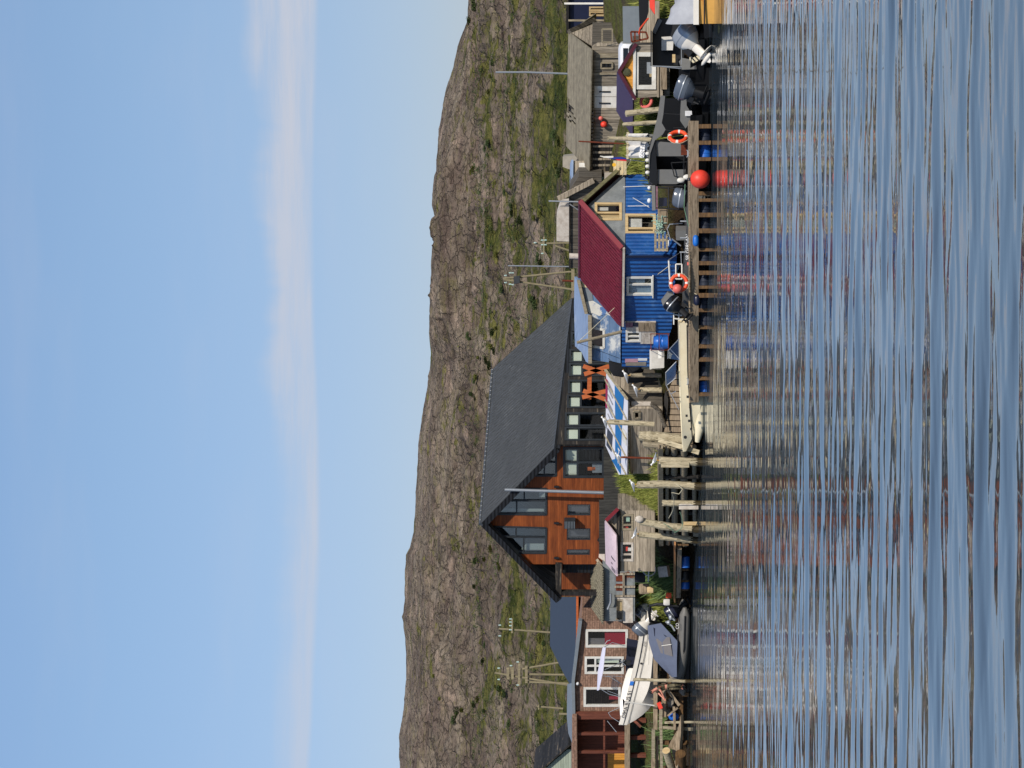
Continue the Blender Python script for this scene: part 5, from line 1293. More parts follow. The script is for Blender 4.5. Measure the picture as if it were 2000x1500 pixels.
# ---------------------------------------------------------------- gulls
def gull(label, px, py, Y, face=1, s=1.0):
    p = P(px, py, Y); t = thing('gull', label, 'gull', p, 'gulls perched along the waterfront')
    f = V((face, -.25, 0)).normalized(); sd = UPZ.cross(f)
    def q(x, y, z): return p+(f*x+sd*y+UPZ*z)*s
    secs = []
    for x, z, r in ((-.26, .13, .015), (-.2, .14, .04), (-.1, .16, .08), (0, .185, .095), (.08, .215, .085), (.13, .255, .055), (.155, .295, .045), (.18, .325, .05), (.21, .33, .042), (.24, .322, .015)):
        secs.append([q(x, math.cos(a)*r*.9, z+math.sin(a)*r) for a in [2*math.pi*i/10 for i in range(10)]])
    MB().loft(secs).build('body', M['plumage'], t)
    for sg in (1, -1):
        MB().loft([[q(x, sg*(.075+.0*x)+math.cos(a)*.02, z+math.sin(a)*r) for a in [2*math.pi*i/8 for i in range(8)]] for x, z, r in ((-.36, .12, .008), (-.25, .145, .03), (-.1, .18, .055), (.04, .205, .05), (.09, .21, .01))]).build('wing', M['wing_grey'], t)
        MB().tube([q(.0, sg*.03, .1), q(.0, sg*.035, .0)], .008, 5).slab([q(-.01, sg*.035-.02, 0), q(.05, sg*.035-.02, 0), q(.05, sg*.035+.02, 0), q(-.01, sg*.035+.02, 0)], UPZ*.006).build('foot', M['beak'], t)
    MB().tube([q(.235, 0, .322), q(.29, 0, .312)], [.014, .004], 6).build('beak', M['beak'], t)
gull('gull standing on top of the tall pale post by the banner', 1190, 823, 97.4, 1, .95)
gull('gull perched on the rusty post before the banner roof tip', 1216, 893, 99.6, 1, .9)
gull('gull standing on the quay edge above the stout post', 1287, 899, 95.7, -1, .95)
gull('gull on the tallest quay post in front of the grass', 1244, 946, 97.3, 1, .9)
gull('gull on the leftmost leaning quay post by the small plank shed', 1248, 1043, 101.6, -1, .9)
gull('gull sitting on the squared post under the hanging black clothes', 1231, 733, 98.4, 1, .95)
gull('gull sitting on a low post before the weathered plank wall', 1250, 760, 98.2, 1, .95)
for lab, pts, w_, Y, m in (('squared post below the hanging black clothes', [(1231, 733), (1292, 733)], 9, 98.6, 'post_grey'), ('low post standing before the weathered plank wall', [(1250, 761), (1292, 762)], 10, 98.4, 'post_wood'), ('rusty iron post before the banner roof tip', [(1216, 893), (1292, 896)], 4, 99.6, 'rusty'), ('dark leaning board at the head of the slipway', [(1272, 790), (1286, 800), (1300, 835)], 8, 98.2, 'weathered_dark')):
    piling(lab, pts, w_, Y, m)
# ---------------------------------------------------------------- things on the slip
bk = thing('blue_barrel', 'bright blue plastic barrel standing in a rusty cage', 'barrel', P(1306, 668, 95.4))
c = P(1305, 668, 95.4); MB().lathe(c, [(0, .25), (.03, .275), (.2, .275), (.23, .29), (.26, .275), (.4, .275), (.43, .29), (.46, .275), (.58, .265), (.62, .2), (.62, .05)], 22).build('drum', M['barrel_blue'], bk)
mb = MB()
for (x, y) in ((-.34, -.34), (.34, -.34), (.34, .34), (-.34, .34)): mb.bar(c+V((x, y, -.05)), c+V((x, y, .75)), .022, .022)
for z in (.0, .38, .72):
    for (a, b) in (((-.34, -.34), (.34, -.34)), ((.34, -.34), (.34, .34)), ((.34, .34), (-.34, .34)), ((-.34, .34), (-.34, -.34))): mb.bar(c+V((a[0], a[1], z)), c+V((b[0], b[1], z)), .02, .02)
mb.build('storage_cage', M['rusty'], label='rusty iron cage standing round the blue barrel', cat='cage')
cr = thing('white_crate', 'white plastic tub standing left of the blue barrel', 'crate', P(1296, 702, 96))
c = P(1297, 702, 96); sec = []
for z, k_ in ((0, .34), (.02, .36), (.5, .39), (.56, .42), (.6, .42), (.6, .38), (.1, .34)): sec.append([c+V((x*k_, y*k_*.8, z)) for x, y in ((-1, -1), (1, -1), (1, 1), (-1, 1))])
MB().loft(sec).build('tub', M['tarp_white'], cr)
MB().slab([P(1269, 684, 95.7), P(1269, 700, 95.7), P(1292, 700, 95.7), P(1292, 684, 95.7)], V((0, .02, 0))).build('handle', M['white_paint'], cr)
cl = thing('hanging_overalls', 'black waterproof clothes hanging at the corner of the banner shed', 'clothes', P(1258, 722, 99))
for (pts, nm) in (([(1189, 704), (1190, 722), (1198, 734), (1216, 737), (1226, 732), (1226, 713), (1206, 708)], 'jacket'), ([(1224, 712), (1224, 732), (1240, 731), (1256, 727), (1258, 720), (1256, 713), (1240, 711)], 'trousers')):
    mid = V((0, 0, 0)); r_ = [P(x, y, 98.8) for x, y in pts]
    for p in r_: mid += p/len(r_)
    secs = [[mid+(p-mid)*s_+V((0, o, 0)) for p in r_] for s_, o in ((.6, -.16), (.9, -.1), (1, 0), (.9, .1), (.6, .14))]
    MB().loft(secs).build(nm, M['black_cloth'], cl)
piling('squat round log end below the hanging black clothes', [(1256, 717), (1292, 718)], 9, 98.3, 'post_wood')
pal = thing('pallet', 'grey wooden pallet leaning against the blue wall', 'pallet', P(1308, 470, 93))
mb = MB(); pp = lambda x, y, o=0: P(x, y, 92.6+(1308-x)*.012+o)
for x in (1280, 1287.5, 1295, 1302.5): mb.bar(pp(x, 448), pp(x, 491), .09, .03)
mb.build('slats', M['post_grey'], pal)
for y in (450, 469, 488): MB().bar(pp(1279, y, .07), pp(1305, y, .07), .1, .09).build('bearer', M['post_grey'], pal)
mb = MB()
for i in range(70):
    a = P(rnd.uniform(1281, 1296), rnd.uniform(420, 455), 92.4+rnd.uniform(-.2, .3)); b = a+V((rnd.gauss(0, .12), rnd.gauss(0, .1), rnd.gauss(0, .1))); mb.tube([a, (a+b)/2+V((0, 0, .03)), b], .018, 4)
mb.ball(P(1290, 438, 92.6), .26, .2, .16); mb.build('fishing_net', M['net_green'], label='pale green fishing net heaped beside the pallet', cat='net', rec=False)
mb = MB()
for i in range(6): mb.bar(P(1288+i*2.6, 406, 92.3+.05*(i % 2)), P(1288+i*2.6, 449, 92.5), .14, .05)
mb.build('plank_stack', M['dock_wood'], label='stack of old brown planks behind the grey inflatable', cat='planks')
# ================================================================= left side: pontoon, inflatable, white boat, jetty
pt = thing('brown_pontoon', 'brown plank pontoon on blue barrels below the small plank shed', 'pontoon', P(1345, 1115, 107))
pf = lambda x, y, o=0: P(x, y, W(y)-.1+o)
mb = MB()
for i in range(9):
    z0 = i/9*1.75
    a = pf(1319, 1062)+V((0, .05+z0, .01*(i % 3))); b = pf(1318.5, 1174)+V((0, .05+z0, .01*((i+1) % 3))); mb.bar(a, b, .18, .05, UPZ)
mb.build('deck_boards', M['brown_deck'], pt)
MB().bar(pf(1327, 1070), pf(1325, 1165), .2, .16).build('edge_beam', M['dock_wood'], pt)
for y in (1064, 1113, 1135, 1152): MB().box(pf(1334, y, .1), .08, .08, .5).build('float_bracket', M['wet_wood'], pt)
for y0, y1 in ((1086, 1109), (1136, 1150), (1115, 1132)):
    c = pf(1338, (y0+y1)/2, .35); L = (y1-y0)*c.y/F
    MB().lathe(c-V((L/2, 0, 0)), [(0, .18), (.02, .22), (L-.02, .22), (L, .18)], 16, (1, 0, 0)).build('barrel', M['barrel_blue' if y0 != 1115 else 'boat_black'], pt)
MB().bar(P(1288, 1117, 107.6), P(1306, 1115, 107.4), .5, .3).build('step_beam', M['white_wash'], label='pale timber block under the corner of the small plank shed', cat='beam')
MB().bar(P(1268, 1096, 106.6), P(1266, 1136, 106.9), .05, .05).torus(P(1268, 1112, 106.9), (.2, -1, 0), .3, .03, seg=20, m=6).build('sledge', M['steel'], label='metal sledge runner leaning on the corner of the plank shed', cat='sledge')
jk = random.Random(4)
for lab, x, y, Y, sz, m in (('dark plastic crate in the gap beside the plank shed', 1250, 1128, 107.5, .5, 'black_rubber'), ('brown wooden box behind the reeds', 1258, 1150, 108.2, .5, 'dock_wood'), ('small tan box behind the reeds beside a brown one', 1270, 1152, 107.9, .3, 'new_wood'), ('orange plastic can at the end of the brown pontoon', 1306, 1163, 107.2, .26, 'ring_orange'), ('white plastic sack at the end of the brown pontoon', 1302, 1176, 107.6, .3, 'tarp_white'), ('white bag standing at the foot of the plank shed', 1275, 1063, 104.6, .22, 'tarp_white')):
    c = P(x, y, Y); secs = []
    for z, k_ in ((-.5, .4), (-.46, .46), (.0, .5), (.38, .48), (.44, .42), (.5, .36)):
        secs.append([c+V((math.cos(a)*k_*sz*1.15, math.sin(a)*k_*sz*.8, z*sz)) for a in [math.pi/4+math.pi/2*i+d for i in range(4) for d in (-.25, .25)]])
    MB().loft(secs).build({'tarp_white': 'sack', 'ring_orange': 'fuel_can'}.get(m, 'storage_box'), M[m], label=lab, cat={'tarp_white': 'bag', 'ring_orange': 'can'}.get(m, 'box'))
wb = thing('wheelbarrow', 'upturned pale wheelbarrow in the grass behind the reeds', 'wheelbarrow', P(1258, 1166, 116.5))
c = P(1249, 1166, 116.5); MB().loft([[c+V((x*k_, y*k_*.7, z)) for x, y in ((-1, -1), (1, -1), (1, 1), (-1, 1))] for z, k_ in ((-.15, .5), (.1, .3), (.14, .28))]).build('tray', M['grey_sheet'], wb)
MB().torus(c+V((.1, -.2, -.25)), (0, 1, 0), .16, .05, seg=20, m=8).build('wheel', M['black_rubber'], wb)
MB().tube([c+V((-.5, -.1, -.1)), c+V((-.9, -.2, .05))], .02, 6).tube([c+V((-.5, .2, -.1)), c+V((-.9, .2, .05))], .02, 6).build('handles', M['steel'], wb)
# grey inflatable with canopy
f4 = Fr(V((P(1340, 1192, 110.2).x, 110.2, 0)), V((P(1340, 1333, 110.8).x, 110.8, 0)))
r2 = thing('canopied_inflatable', 'grey inflatable boat under a blue grey cloth canopy', 'boat', f4(1.5, 0, 0))
ribmb(f4, .78, .26, .3, .62).build('tube', M['rib_grey'], r2)
mb = MB(); s4 = 1 if f4.p.y < 0 else -1
mb.tube([f4(0, s4*1.035, .3), f4(1.6, s4*1.04, .34), f4(2.4, s4*.9, .42), f4(3.1, s4*.6, .52)], .045, 6); mb.build('rubbing_strake', M['black_rubber'], r2)
hullmb(f4, .68, -.15, .2, .5, .05, deck_from=.95).build('hull', M['boat_black'], r2)
cp = lambda x, y, o=0: P(x, y, 109.6+o)
mb = MB()
near = [(1323, 1244), (1322, 1275), (1318, 1322), (1310, 1322)]
# canopy: tent of cloth with window
T = [cp(1265, 1222, .5), cp(1268, 1255, .5), cp(1278, 1288, .5), cp(1312, 1322, .5)]            # ridge line going forward and down
Nn = [cp(1291, 1217, -.2), cp(1323, 1252, -.3), cp(1322, 1290, -.35), cp(1322, 1322, -.2)]        # near lower edge
Fr_ = [cp(1292, 1216, 1.4), cp(1316, 1250, 1.5), cp(1316, 1288, 1.4), cp(1320, 1322, .8)]
MB().grid([Nn, [a.lerp(b, .5)+V((0, -.12, .06)) for a, b in zip(Nn, T)], T, [a.lerp(b, .5)+V((0, .12, .06)) for a, b in zip(Fr_, T)], Fr_]).build('canopy', M['canopy_cloth'], r2, solid=.02)
def on4(s, t): 
    i = min(2, int(s)); f = s-i; n_ = Nn[i].lerp(Nn[i+1], f); q = T[i].lerp(T[i+1], f); m_ = n_.lerp(q, .5)+V((0, -.12, .06))
    return (n_.lerp(m_, t*2) if t < .5 else m_.lerp(q, t*2-1))+V((0, -.035, .02))
cw = MB().slab([on4(.75, .12), on4(1.8, .15), on4(1.6, .6), on4(.8, .68)], V((0, .015, 0))).build('canopy_window', M['canopy_window'], r2)
MB().slab([on4(.15, .55), on4(.65, .7), on4(.72, .2)], V((0, .015, 0))).build('canopy_window', M['navy_cloth'], r2)
MB().tube([on4(1.15, .18)+V((0, -.02, 0)), on4(1.2, .52)+V((0, -.02, 0))], .02, 5).build('pole', M['white_paint'], r2)
mb = MB(); mb.tube([cp(1326, 1184, .2), cp(1284, 1180, .2), cp(1270, 1183, .4), cp(1268, 1195, .6), cp(1270, 1213, .8), cp(1300, 1222, 1.4)], .075, 8); mb.build('arch', M['black_rubber'], r2)
textmb('CO', .2, P(1325.5, 1229, 109.15), V((1, 0, 0)), UPZ, .01).build('lettering', M['sign_white'], r2)
mb = MB(); mb.tube([cp(1300, 1214), cp(1312, 1222), cp(1318, 1232)], .05, 6); mb.tube([cp(1306, 1200), cp(1318, 1212)], .05, 6); mb.ball(cp(1310, 1206), .14, .1, .1); mb.ball(cp(1306, 1216), .12, .1, .1); mb.build('tackle', M['silver'], r2, rec=False)
outboard('black outboard motor with red lettering on the canopied inflatable', P(1302, 1203, 110.1), P(1352, 1172, 110.0), .3, M['navy_gloss'], M['black_gloss'], M['black_rubber'], fore=(-1, .1, .2))
# white boat on the jetty, bow to the left
f5 = Fr(P(1270, 1212, 114.6), P(1262, 1418, 111.6))
wbt = thing('white_motorboat', 'white motorboat hauled onto the jetty with sun top and navy seats', 'boat', f5(3, 0, 0))
s5 = 1 if f5.p.y < 0 else -1
hullmb(f5, 1.05, -.55, .45, 1.33, .0, n=20, tip=.03, fullness=2.6, chine=.9, zc=.3, deck_from=.55).build('hull', M['white_gel'], wbt)
hullmb(Fr(f5(.3, 0, 0), f5(4.3, 0, .12)), .8, -.62, -.34, -.2, -.36, n=14, tip=.02, fullness=2.2, zc=.3).build('antifouling', M['antifoul'], wbt)
mb = MB()
def she(t, k_=0.0, o=.02):
    w_ = 1.05*max(.03, 1-(max(0, (t-.4)/.6))**2.6)*(.94+.06*min(1, t/.2)); return f5(t*f5.L, s5*(w_+o), .45+.88*t**1.8+k_)
for k_, r_ in ((-.22, .018), (-.42, .012)): mb.tube([she(i/16, k_, -.0) for i in range(17)], r_, 5)
mb.build('side_stripe', M['letter_dark'], wbt)
# cabin trunk
cab = []
for x, hw, z0, z1 in ((3.0, .8, .3, 1.0), (3.3, .78, .4, 1.1), (4.0, .66, .5, 1.25), (4.8, .45, .7, 1.33), (5.3, .22, .9, 1.28)):
    cab.append([f5(x, -hw, z0), f5(x, -hw*.92, z1-.08), f5(x, -hw*.8, z1), f5(x, hw*.8, z1), f5(x, hw*.92, z1-.08), f5(x, hw, z0)])
MB().loft(cab).build('cabin_trunk', M['white_gel'], wbt)
MB().loft([[f5(5.2, s5*(.3+d), 1.08+z) for d, z in ((-.02, -.06), (.05, -.06), (.05, .06), (-.02, .06))], [f5(4.55, s5*(.48+.0), 1.12+z) for z in (-.09, -.08, .09, .08)]]).build('porthole', M['black_gloss'], wbt)
c5 = lambda x, y, o=0: P(x, y, 113.0+o)
MB().grid([[c5(1183, 1262, -.5), c5(1178, 1310, -.6), c5(1169.5, 1348, -.5)], [c5(1177, 1266, 0), c5(1168, 1312, 0), c5(1166.5, 1349, 0)], [c5(1180, 1270, .9), c5(1170, 1312, 1.0), c5(1167, 1346, .8)]]).build('sun_top', M['lavender_cloth'], wbt, solid=.03)
mb = MB()
for pts in ([(1180, 1264), (1196, 1255), (1222, 1262)], [(1181, 1290), (1210, 1288), (1222, 1300)], [(1172, 1345), (1190, 1356), (1216, 1362)], [(1178, 1320), (1192, 1322), (1214, 1336)], [(1176, 1310), (1200, 1300), (1220, 1290)], [(1181, 1259), (1186, 1252), (1192, 1250)]):
    for o in (-.5, .6): MB().tube([c5(x, y, o) for x, y in pts], .02, 5).build('top_frame', M['steel'], wbt)

mb = MB()
for a, b in (((1186, 1320), (1216, 1321)), ((1186, 1349), (1216, 1360)), ((1218, 1378), (1188, 1392)), ((1188, 1392), (1193, 1400)), ((1193, 1400), (1212, 1412)), ((1186, 1408), (1204, 1430))): mb.tube([c5(*a, -.8), c5(*b, -.9)], .014, 5)
mb.build('guard_rail', M['steel'], wbt)
MB().slab([c5(1198, 1318, -.2), c5(1193, 1342, -.1), c5(1204, 1352, -.6), c5(1211, 1334, -.7)], V((0, .02, 0))).build('windscreen', M['glass_sky'], wbt)
for x in (1.35, 2.3):
    st_ = MB().slab([f5(x, -.55, .15), f5(x+.62, -.55, .15), f5(x+.62, .55, .15), f5(x, .55, .15)], UPZ*.45).build('seat', M['cream_gel'], wbt)
    MB().loft([[f5(x+.1+k_, s5*.7*j, z) for j in (-1, 1)]+[f5(x+.5+k_, s5*.7*j, z) for j in (1, -1)] for z, k_ in ((.56, 0), (.9, -.04), (1.12, -.1))]).build('seat_cover', M['navy_cloth'], st_)
mb = MB(); cc = c5(1216, 1298, -.3); mb.torus(cc, (.5, -.3, .6), .2, .02, seg=18, m=6); mb.obox(cc+V((.1, .1, -.2)), V((.12, 0, 0)), V((0, .2, 0)), V((0, 0, .2))); mb.build('helm', M['black_rubber'], wbt)
pb = she(.93, -.06, .05); pe = she(.72, -.12, .05)
textmb('OMA RUS 51', .25, she(.955, -.2, .06), she(.72, -.2, .05)-she(.955, -.2, .06), UPZ, .012).build('lettering', M['letter_dark'], wbt)
MB().slab([she(.7, -.02, .03), she(.665, -.02, .03), she(.665, -.2, .03), she(.7, -.2, .03)], V((0, .015, 0))).build('registration_flag', M['fender_blue'], wbt)
textmb('ALES', .13, she(.34, -.36, .02), she(.25, -.36, .02)-she(.34, -.36, .02), UPZ, .01).build('lettering', M['letter_grey'], wbt)
MB().lathe(she(.5, -.34, .0), [(0, .05), (.03, .05)], 10, (0, -1, 0)).build('vent', M['black_rubber'], wbt)
outboard('white and grey outboard motor, upper right of the pair on the white boat', P(1247, 1205, 114.3), P(1287, 1158, 114.2), .31, M['grey_gloss'], M['white_gel'], M['white_gel'], fore=(-1, .2, -.2), group=None)
outboard('white and grey outboard motor, lower left of the pair on the white boat', P(1243, 1239, 113.2), P(1283, 1193, 113.1), .31, M['grey_gloss'], M['white_gel'], M['white_gel'], fore=(-1, .2, -.2), group=None)
# jetty
jt = thing('timber_jetty', 'rough timber jetty of stacked beams under the white motorboat', 'jetty', P(1345, 1400, 112))
jb = lambda x, y, o=0: P(x, y, 111.0+o)
for (a, b, w_, m) in (((1280, 1284, .2), (1280, 1425, 0), .2, 'dock_wood'), ((1276, 1424, -.1), (1275.5, 1482, .1), .16, 'post_grey'), ((1276, 1482, 0), (1273, 1560, 0), .18, 'dock_wood'), ((1291, 1372, .0), (1290, 1425, 0), .16, 'post_grey'), ((1291, 1424, -.2), (1293, 1560, -.1), .13, 'post_grey'), ((1283, 1438, .3), (1284, 1560, .3), .16, 'dock_wood'), ((1296, 1335, .1), (1297, 1400, .1), .2, 'dock_wood')):
    MB().bar(jb(*a), jb(*b), w_, .2).build('beam', M[m], jt)
for (a, b, w_, m) in (((1298, 1411, -.1), (1354, 1410, -.2), .1, 'post_wood'), ((1287, 1420, 0), (1350, 1424, 0), .14, 'post_grey'), ((1300, 1342, -.2), (1327, 1378, -.3), .14, 'dock_wood'), ((1318, 1425, -.1), (1316, 1380, -.2), .12, 'dock_wood'), ((1324, 1382, -.3), (1304, 1398, -.2), .08, 'dock_wood'), ((1308, 1460, .2), (1330, 1422, .0), .2, 'dock_wood'), ((1300, 1300, .6), (1340, 1300, .6), .2, 'wet_wood'), ((1296, 1356, .5), (1345, 1356, .5), .18, 'wet_wood'), ((1296, 1500, .4), (1345, 1500, .4), .2, 'wet_wood'), ((1283, 1450, .6), (1345, 1450, .6), .2, 'wet_wood'), ((1306, 1300, .8), (1308, 1420, .8), .2, 'wet_wood'), ((1330, 1300, .9), (1330, 1560, .9), .2, 'wet_wood')):
    MB().bar(jb(*a), jb(*b), w_, w_).build('brace', M[m], jt)
MB().slab([jb(1330, 1396, -.3), jb(1324, 1424, -.3), jb(1312, 1466, -.2), jb(1320, 1500, -.2), jb(1324, 1500, -.5), jb(1330, 1430, -.6)], V((0, .15, -.12))).build('sloping_board', M['dock_wood'], jt)
for lab, a, b, r in (('sawn log with pale round end lying under the jetty', (1301, 1466), (1318, 1520), .2), ('dark brown log half in the water at the left edge', (1329, 1472), (1330, 1530), .26)):
    pa, pb_ = jb(*a, -.7), jb(*b, .9); t = thing('log', lab, 'log', (pa+pb_)/2-UPZ*r); MB().tube([pa, pa.lerp(pb_, .5), pb_], r, 14).build('trunk', M['post_wood' if r < .25 else 'wet_wood'], t)
    d = (pb_-pa).normalized(); MB().lathe(pa-d*.006, [(0, r*.93), (.01, r*.95)], 14, d).build('sawn_end', M['new_wood' if r < .25 else 'wet_wood'], t)
piling('slim square pole standing in front of the white motorboat', [(1238, 1327), (1352, 1331)], 6.5, 109.9)
MB().tube([P(1224, 1371, 110.2), P(1278, 1378, 110.4)], .035, 6).build('thin_pole', M['white_paint'], label='thin pale pole propped against the bow of the white motorboat', cat='pole')
MB().ball(jb(1316, 1400, .1), .2, .16, .26).build('blue_can', M['barrel_blue'], label='blue plastic can wedged among the jetty braces', cat='can')
for lab, x, y, r in (('rounded grey stone under the jetty braces', 1310, 1372, .24), ('pale stone at the foot of the jetty brace', 1302, 1390, .22), ('flat stone by the water under the jetty', 1334, 1350, .25), ('mossy stone behind the slim square pole', 1316, 1318, .3)):
    mb = MB().ball(jb(x, y, .5), r, r*.8, r*.7, 10, 7)
    for v in mb.v: v += V((rnd.gauss(0, .03), rnd.gauss(0, .03), rnd.gauss(0, .03)))*r*4
    mb.build('stone', M['stone'], label=lab, cat='stone')
MB().bar(P(1286, 1372, 110.6), P(1291, 1384, 110.6), .2, .14).build('orange_cloth', M['buoy_red'], label='bright red orange cloth hanging below the jetty beam', cat='cloth')
# ---------------------------------------------------------------- person
def skinned(name, m, parent, chains, lv=2, label=None):
    """chains: list of lists of (point, radius); one continuous surface"""
    vs = []; es = []; rs = []; root = WL[parent.name]
    key = {}
    for ch in chains:
        pr = None
        for p, r in ch:
            kk = tuple(round(c, 4) for c in p)
            if kk not in key: key[kk] = len(vs); vs.append(V(p)-root); rs.append(r)
            i = key[kk]
            if pr is not None and pr != i: es.append((pr, i))
            pr = i
    me = bpy.data.meshes.new(name); me.from_pydata([tuple(v) for v in vs], es, [])
    bm = bmesh.new(); bm.from_mesh(me); sk = bm.verts.layers.skin.verify(); bm.verts.ensure_lookup_table()
    for i, r in enumerate(rs): bm.verts[i][sk].radius = (r, r)
    bm.verts[0][sk].use_root = True; bm.to_mesh(me); bm.free()
    o = bpy.data.objects.new(name, me); COL.objects.link(o); o.parent = parent
    me.materials.append(m); md = o.modifiers.new('skin', 'SKIN'); md.use_smooth_shade = True
    sb = o.modifiers.new('sub', 'SUBSURF'); sb.levels = lv; sb.render_levels = lv
    WL[o.name] = root
    return o
PYd = 110.45
def pp_(x, y, o=0): return P(x, y, PYd+o)
hip = pp_(1302, 1341); sp = pp_(1293, 1342, -.05); ch = pp_(1284, 1345, -.14); nk = pp_(1278, 1348, -.2); hd = pp_(1273.5, 1351, -.24); ht = pp_(1268.5, 1353, -.24)
sl_ = pp_(1284, 1350, .04); sr_ = pp_(1285, 1343, -.34)
el_ = pp_(1288, 1356, -.02); er_ = pp_(1291, 1350, -.45); hl = pp_(1295, 1363, -.2); hr = pp_(1297, 1363, -.42)
kl = pp_(1317, 1344, -.12); kr = pp_(1318, 1338, -.3); al = pp_(1333, 1344, .05); ar = pp_(1334, 1337, -.05)
tl = pp_(1335, 1347, -.08); tr = pp_(1336, 1339, -.2)
pe_ = thing('person', 'person in camouflage clothes bending forward behind the jetty beam', 'person', al)
bd = [[(hip, .13), (sp, .125), (ch, .15), (nk, .06), (hd, .095), (ht, .085)],
      [(ch, .15), (sl_, .075), (el_, .05), (hl, .035)], [(ch, .15), (sr_, .075), (er_, .05), (hr, .035)],
      [(hip, .13), (pp_(1306, 1343, .02), .1), (kl, .07), (al, .05), (tl, .045)], [(hip, .13), (pp_(1306, 1339, -.1), .1), (kr, .07), (ar, .05), (tr, .045)]]
# hands: palm, four fingers and a thumb each, curled round the cloth
for hnd, elb in ((hl, el_), (hr, er_)):
    d = (hnd-elb).normalized(); s1 = d.cross(V((0, 1, 0))).normalized(); n1 = d.cross(s1)
    pm = hnd+d*.06; bd.append([(hnd, .035), (pm, .035)])
    for i, (o, L) in enumerate(((-.03, .075), (-.01, .088), (.01, .082), (.03, .064))):
        b_ = pm+s1*o+d*.02; bd.append([(pm, .035), (b_, .011), (b_+d*L*.5+n1*.01, .0095), (b_+d*L*.8+n1*.035, .008)])
    th = hnd+d*.03-s1*.03; bd.append([(pm, .035), (th, .012), (th-s1*.03+d*.035, .01), (th-s1*.03+d*.065+n1*.02, .009)])
pbody = skinned('body', M['skin'], pe_, bd)
skinned('jacket', M['camo'], pe_, [[(hip+V((0, 0, -.02)), .165), (sp, .165), (ch, .185), (nk.lerp(ch, .35), .1)], [(ch, .185), (sl_, .1), (sl_.lerp(el_, .75), .075)], [(ch, .185), (sr_, .1), (sr_.lerp(er_, .7), .075)]])
skinned('trousers', M['camo'], pe_, [[(hip+V((0, 0, .03)), .15), (hip, .155), (pp_(1306, 1343, .02), .125), (kl, .095), (al+V((0, 0, .05)), .075)], [(hip, .155), (pp_(1306, 1339, -.1), .125), (kr, .095), (ar+V((0, 0, .05)), .075)]])
for f_, g_ in ((al, tl), (ar, tr)): MB().loft([[f_+(g_-f_)*s+V((math.cos(a)*r, 0, math.sin(a)*r*.7)) for a in [2*math.pi*i/10 for i in range(10)]] for s, r in ((-.5, .03), (-.3, .06), (.5, .065), (1.1, .055), (1.5, .02))]).build('boot', M['black_rubber'], pe_)
hx_ = (ht-hd).normalized(); fd = V((-.55, -.75, -.35)).normalized()
hm = MB().ball(hd+hx_*.045-fd*.025, .105, .105, .115, 14, 9)
hm.build('hair', M['hair'], pe_)
MB().tube([hd+fd*.085+hx_*.01, hd+fd*.115-hx_*.01], [.012, .016], 6).build('nose', M['skin'], pe_)
fs_ = fd.cross(hx_).normalized()
for sg in (-1, 1):
    MB().ball(hd+fd*.088+fs_*sg*.033+hx_*.022, .011, n=8, m=6).build('eye', M['hair'], pe_)
    MB().ball(hd+fs_*sg*.098-fd*.005, .018, .012, .03, 8, 6).build('ear', M['skin'], pe_)
MB().bar(hd+fd*.093-hx_*.04-fs_*.022, hd+fd*.093-hx_*.04+fs_*.022, .008, .008).build('mouth', M['buoy_pink'], pe_)
# ================================================================= right side: workboats, covered boats
def box_between(name, m, parent, pts, dep): return MB().slab([P(*q) for q in pts], V((0, dep, 0))).build(name, m, parent)
f6 = Fr(V((P(1385, 205, 89.2).x, 89.2, 0)), V((P(1385, 372, 91.0).x, 91.0, 0)))
kb = thing('black_workboat', 'black workboat with grey cabin panels and a life ring on its side', 'boat', f6(2, 0, 0))
hullmb(f6, 1.1, -.3, .75, 1.1, .3, fullness=3, tip=.3, deck_from=.4).build('hull', M['boat_black'], kb)
k6 = lambda x, y, o=0: P(x, y, 89.2+(y-200)*.006+o)
cabn = MB()
cabn.slab([k6(1281, 276, .0), k6(1281, 305), k6(1345, 305), k6(1345, 300), k6(1328, 280), k6(1294, 277)], V((0, .12, 0))); cabn.build('cabin_side', M['boat_grey'], kb)
MB().slab([k6(1281.5, 331), k6(1281, 359.5), k6(1320, 359.5), k6(1345, 352), k6(1345, 331)], V((0, .12, 0))).build('cabin_side', M['boat_grey'], kb)
MB().slab([k6(1279, 274, 1.5), k6(1279, 362, 1.5), k6(1350, 362, 1.5), k6(1350, 262, 1.5)], V((0, .1, 0))).build('cabin_back', M['boat_black'], kb)
MB().slab([k6(1279, 361, .1), k6(1350, 361, .1), k6(1350, 361, 1.5), k6(1279, 361, 1.5)], V((-.06, 0, 0))).build('cabin_front', M['boat_black'], kb)
MB().slab([k6(1271, 272, -.1), k6(1268.5, 300, -.1), k6(1269, 355, -.1), k6(1283, 364, -.1), k6(1283, 330, -.12), k6(1281, 300, -.12), k6(1280, 275, -.1)], V((0, 1.75, 0))).build('cabin_roof', M['boat_black'], kb)
wing = [(1290.5, 186), (1299, 187.5), (1295.5, 223), (1292.5, 240), (1300, 253), (1294, 263), (1279, 274), (1270, 300), (1267.5, 330), (1267, 330), (1267, 298), (1272, 278), (1278, 253), (1284, 228)]
MB().slab([k6(x, y, -.16) for x, y in wing], V((0, .07, 0))).build('wing_panel', M['boat_grey'], kb)
MB().slab([k6(x, y, -.2) for x, y in [(1328.6, 222), (1330, 196), (1341, 194), (1341, 206), (1347, 216), (1348, 238), (1339, 251), (1328.6, 236)]], V((0, .06, 0))).build('gunwale_panel', M['boat_grey'], kb)
MB().slab([k6(1338, 216.5, -.3), k6(1353, 216.5, -.3), k6(1353, 226.5, -.3), k6(1338, 226.5, -.3)], V((0, .04, 0))).build('notice_board', M['sign_white'], kb)
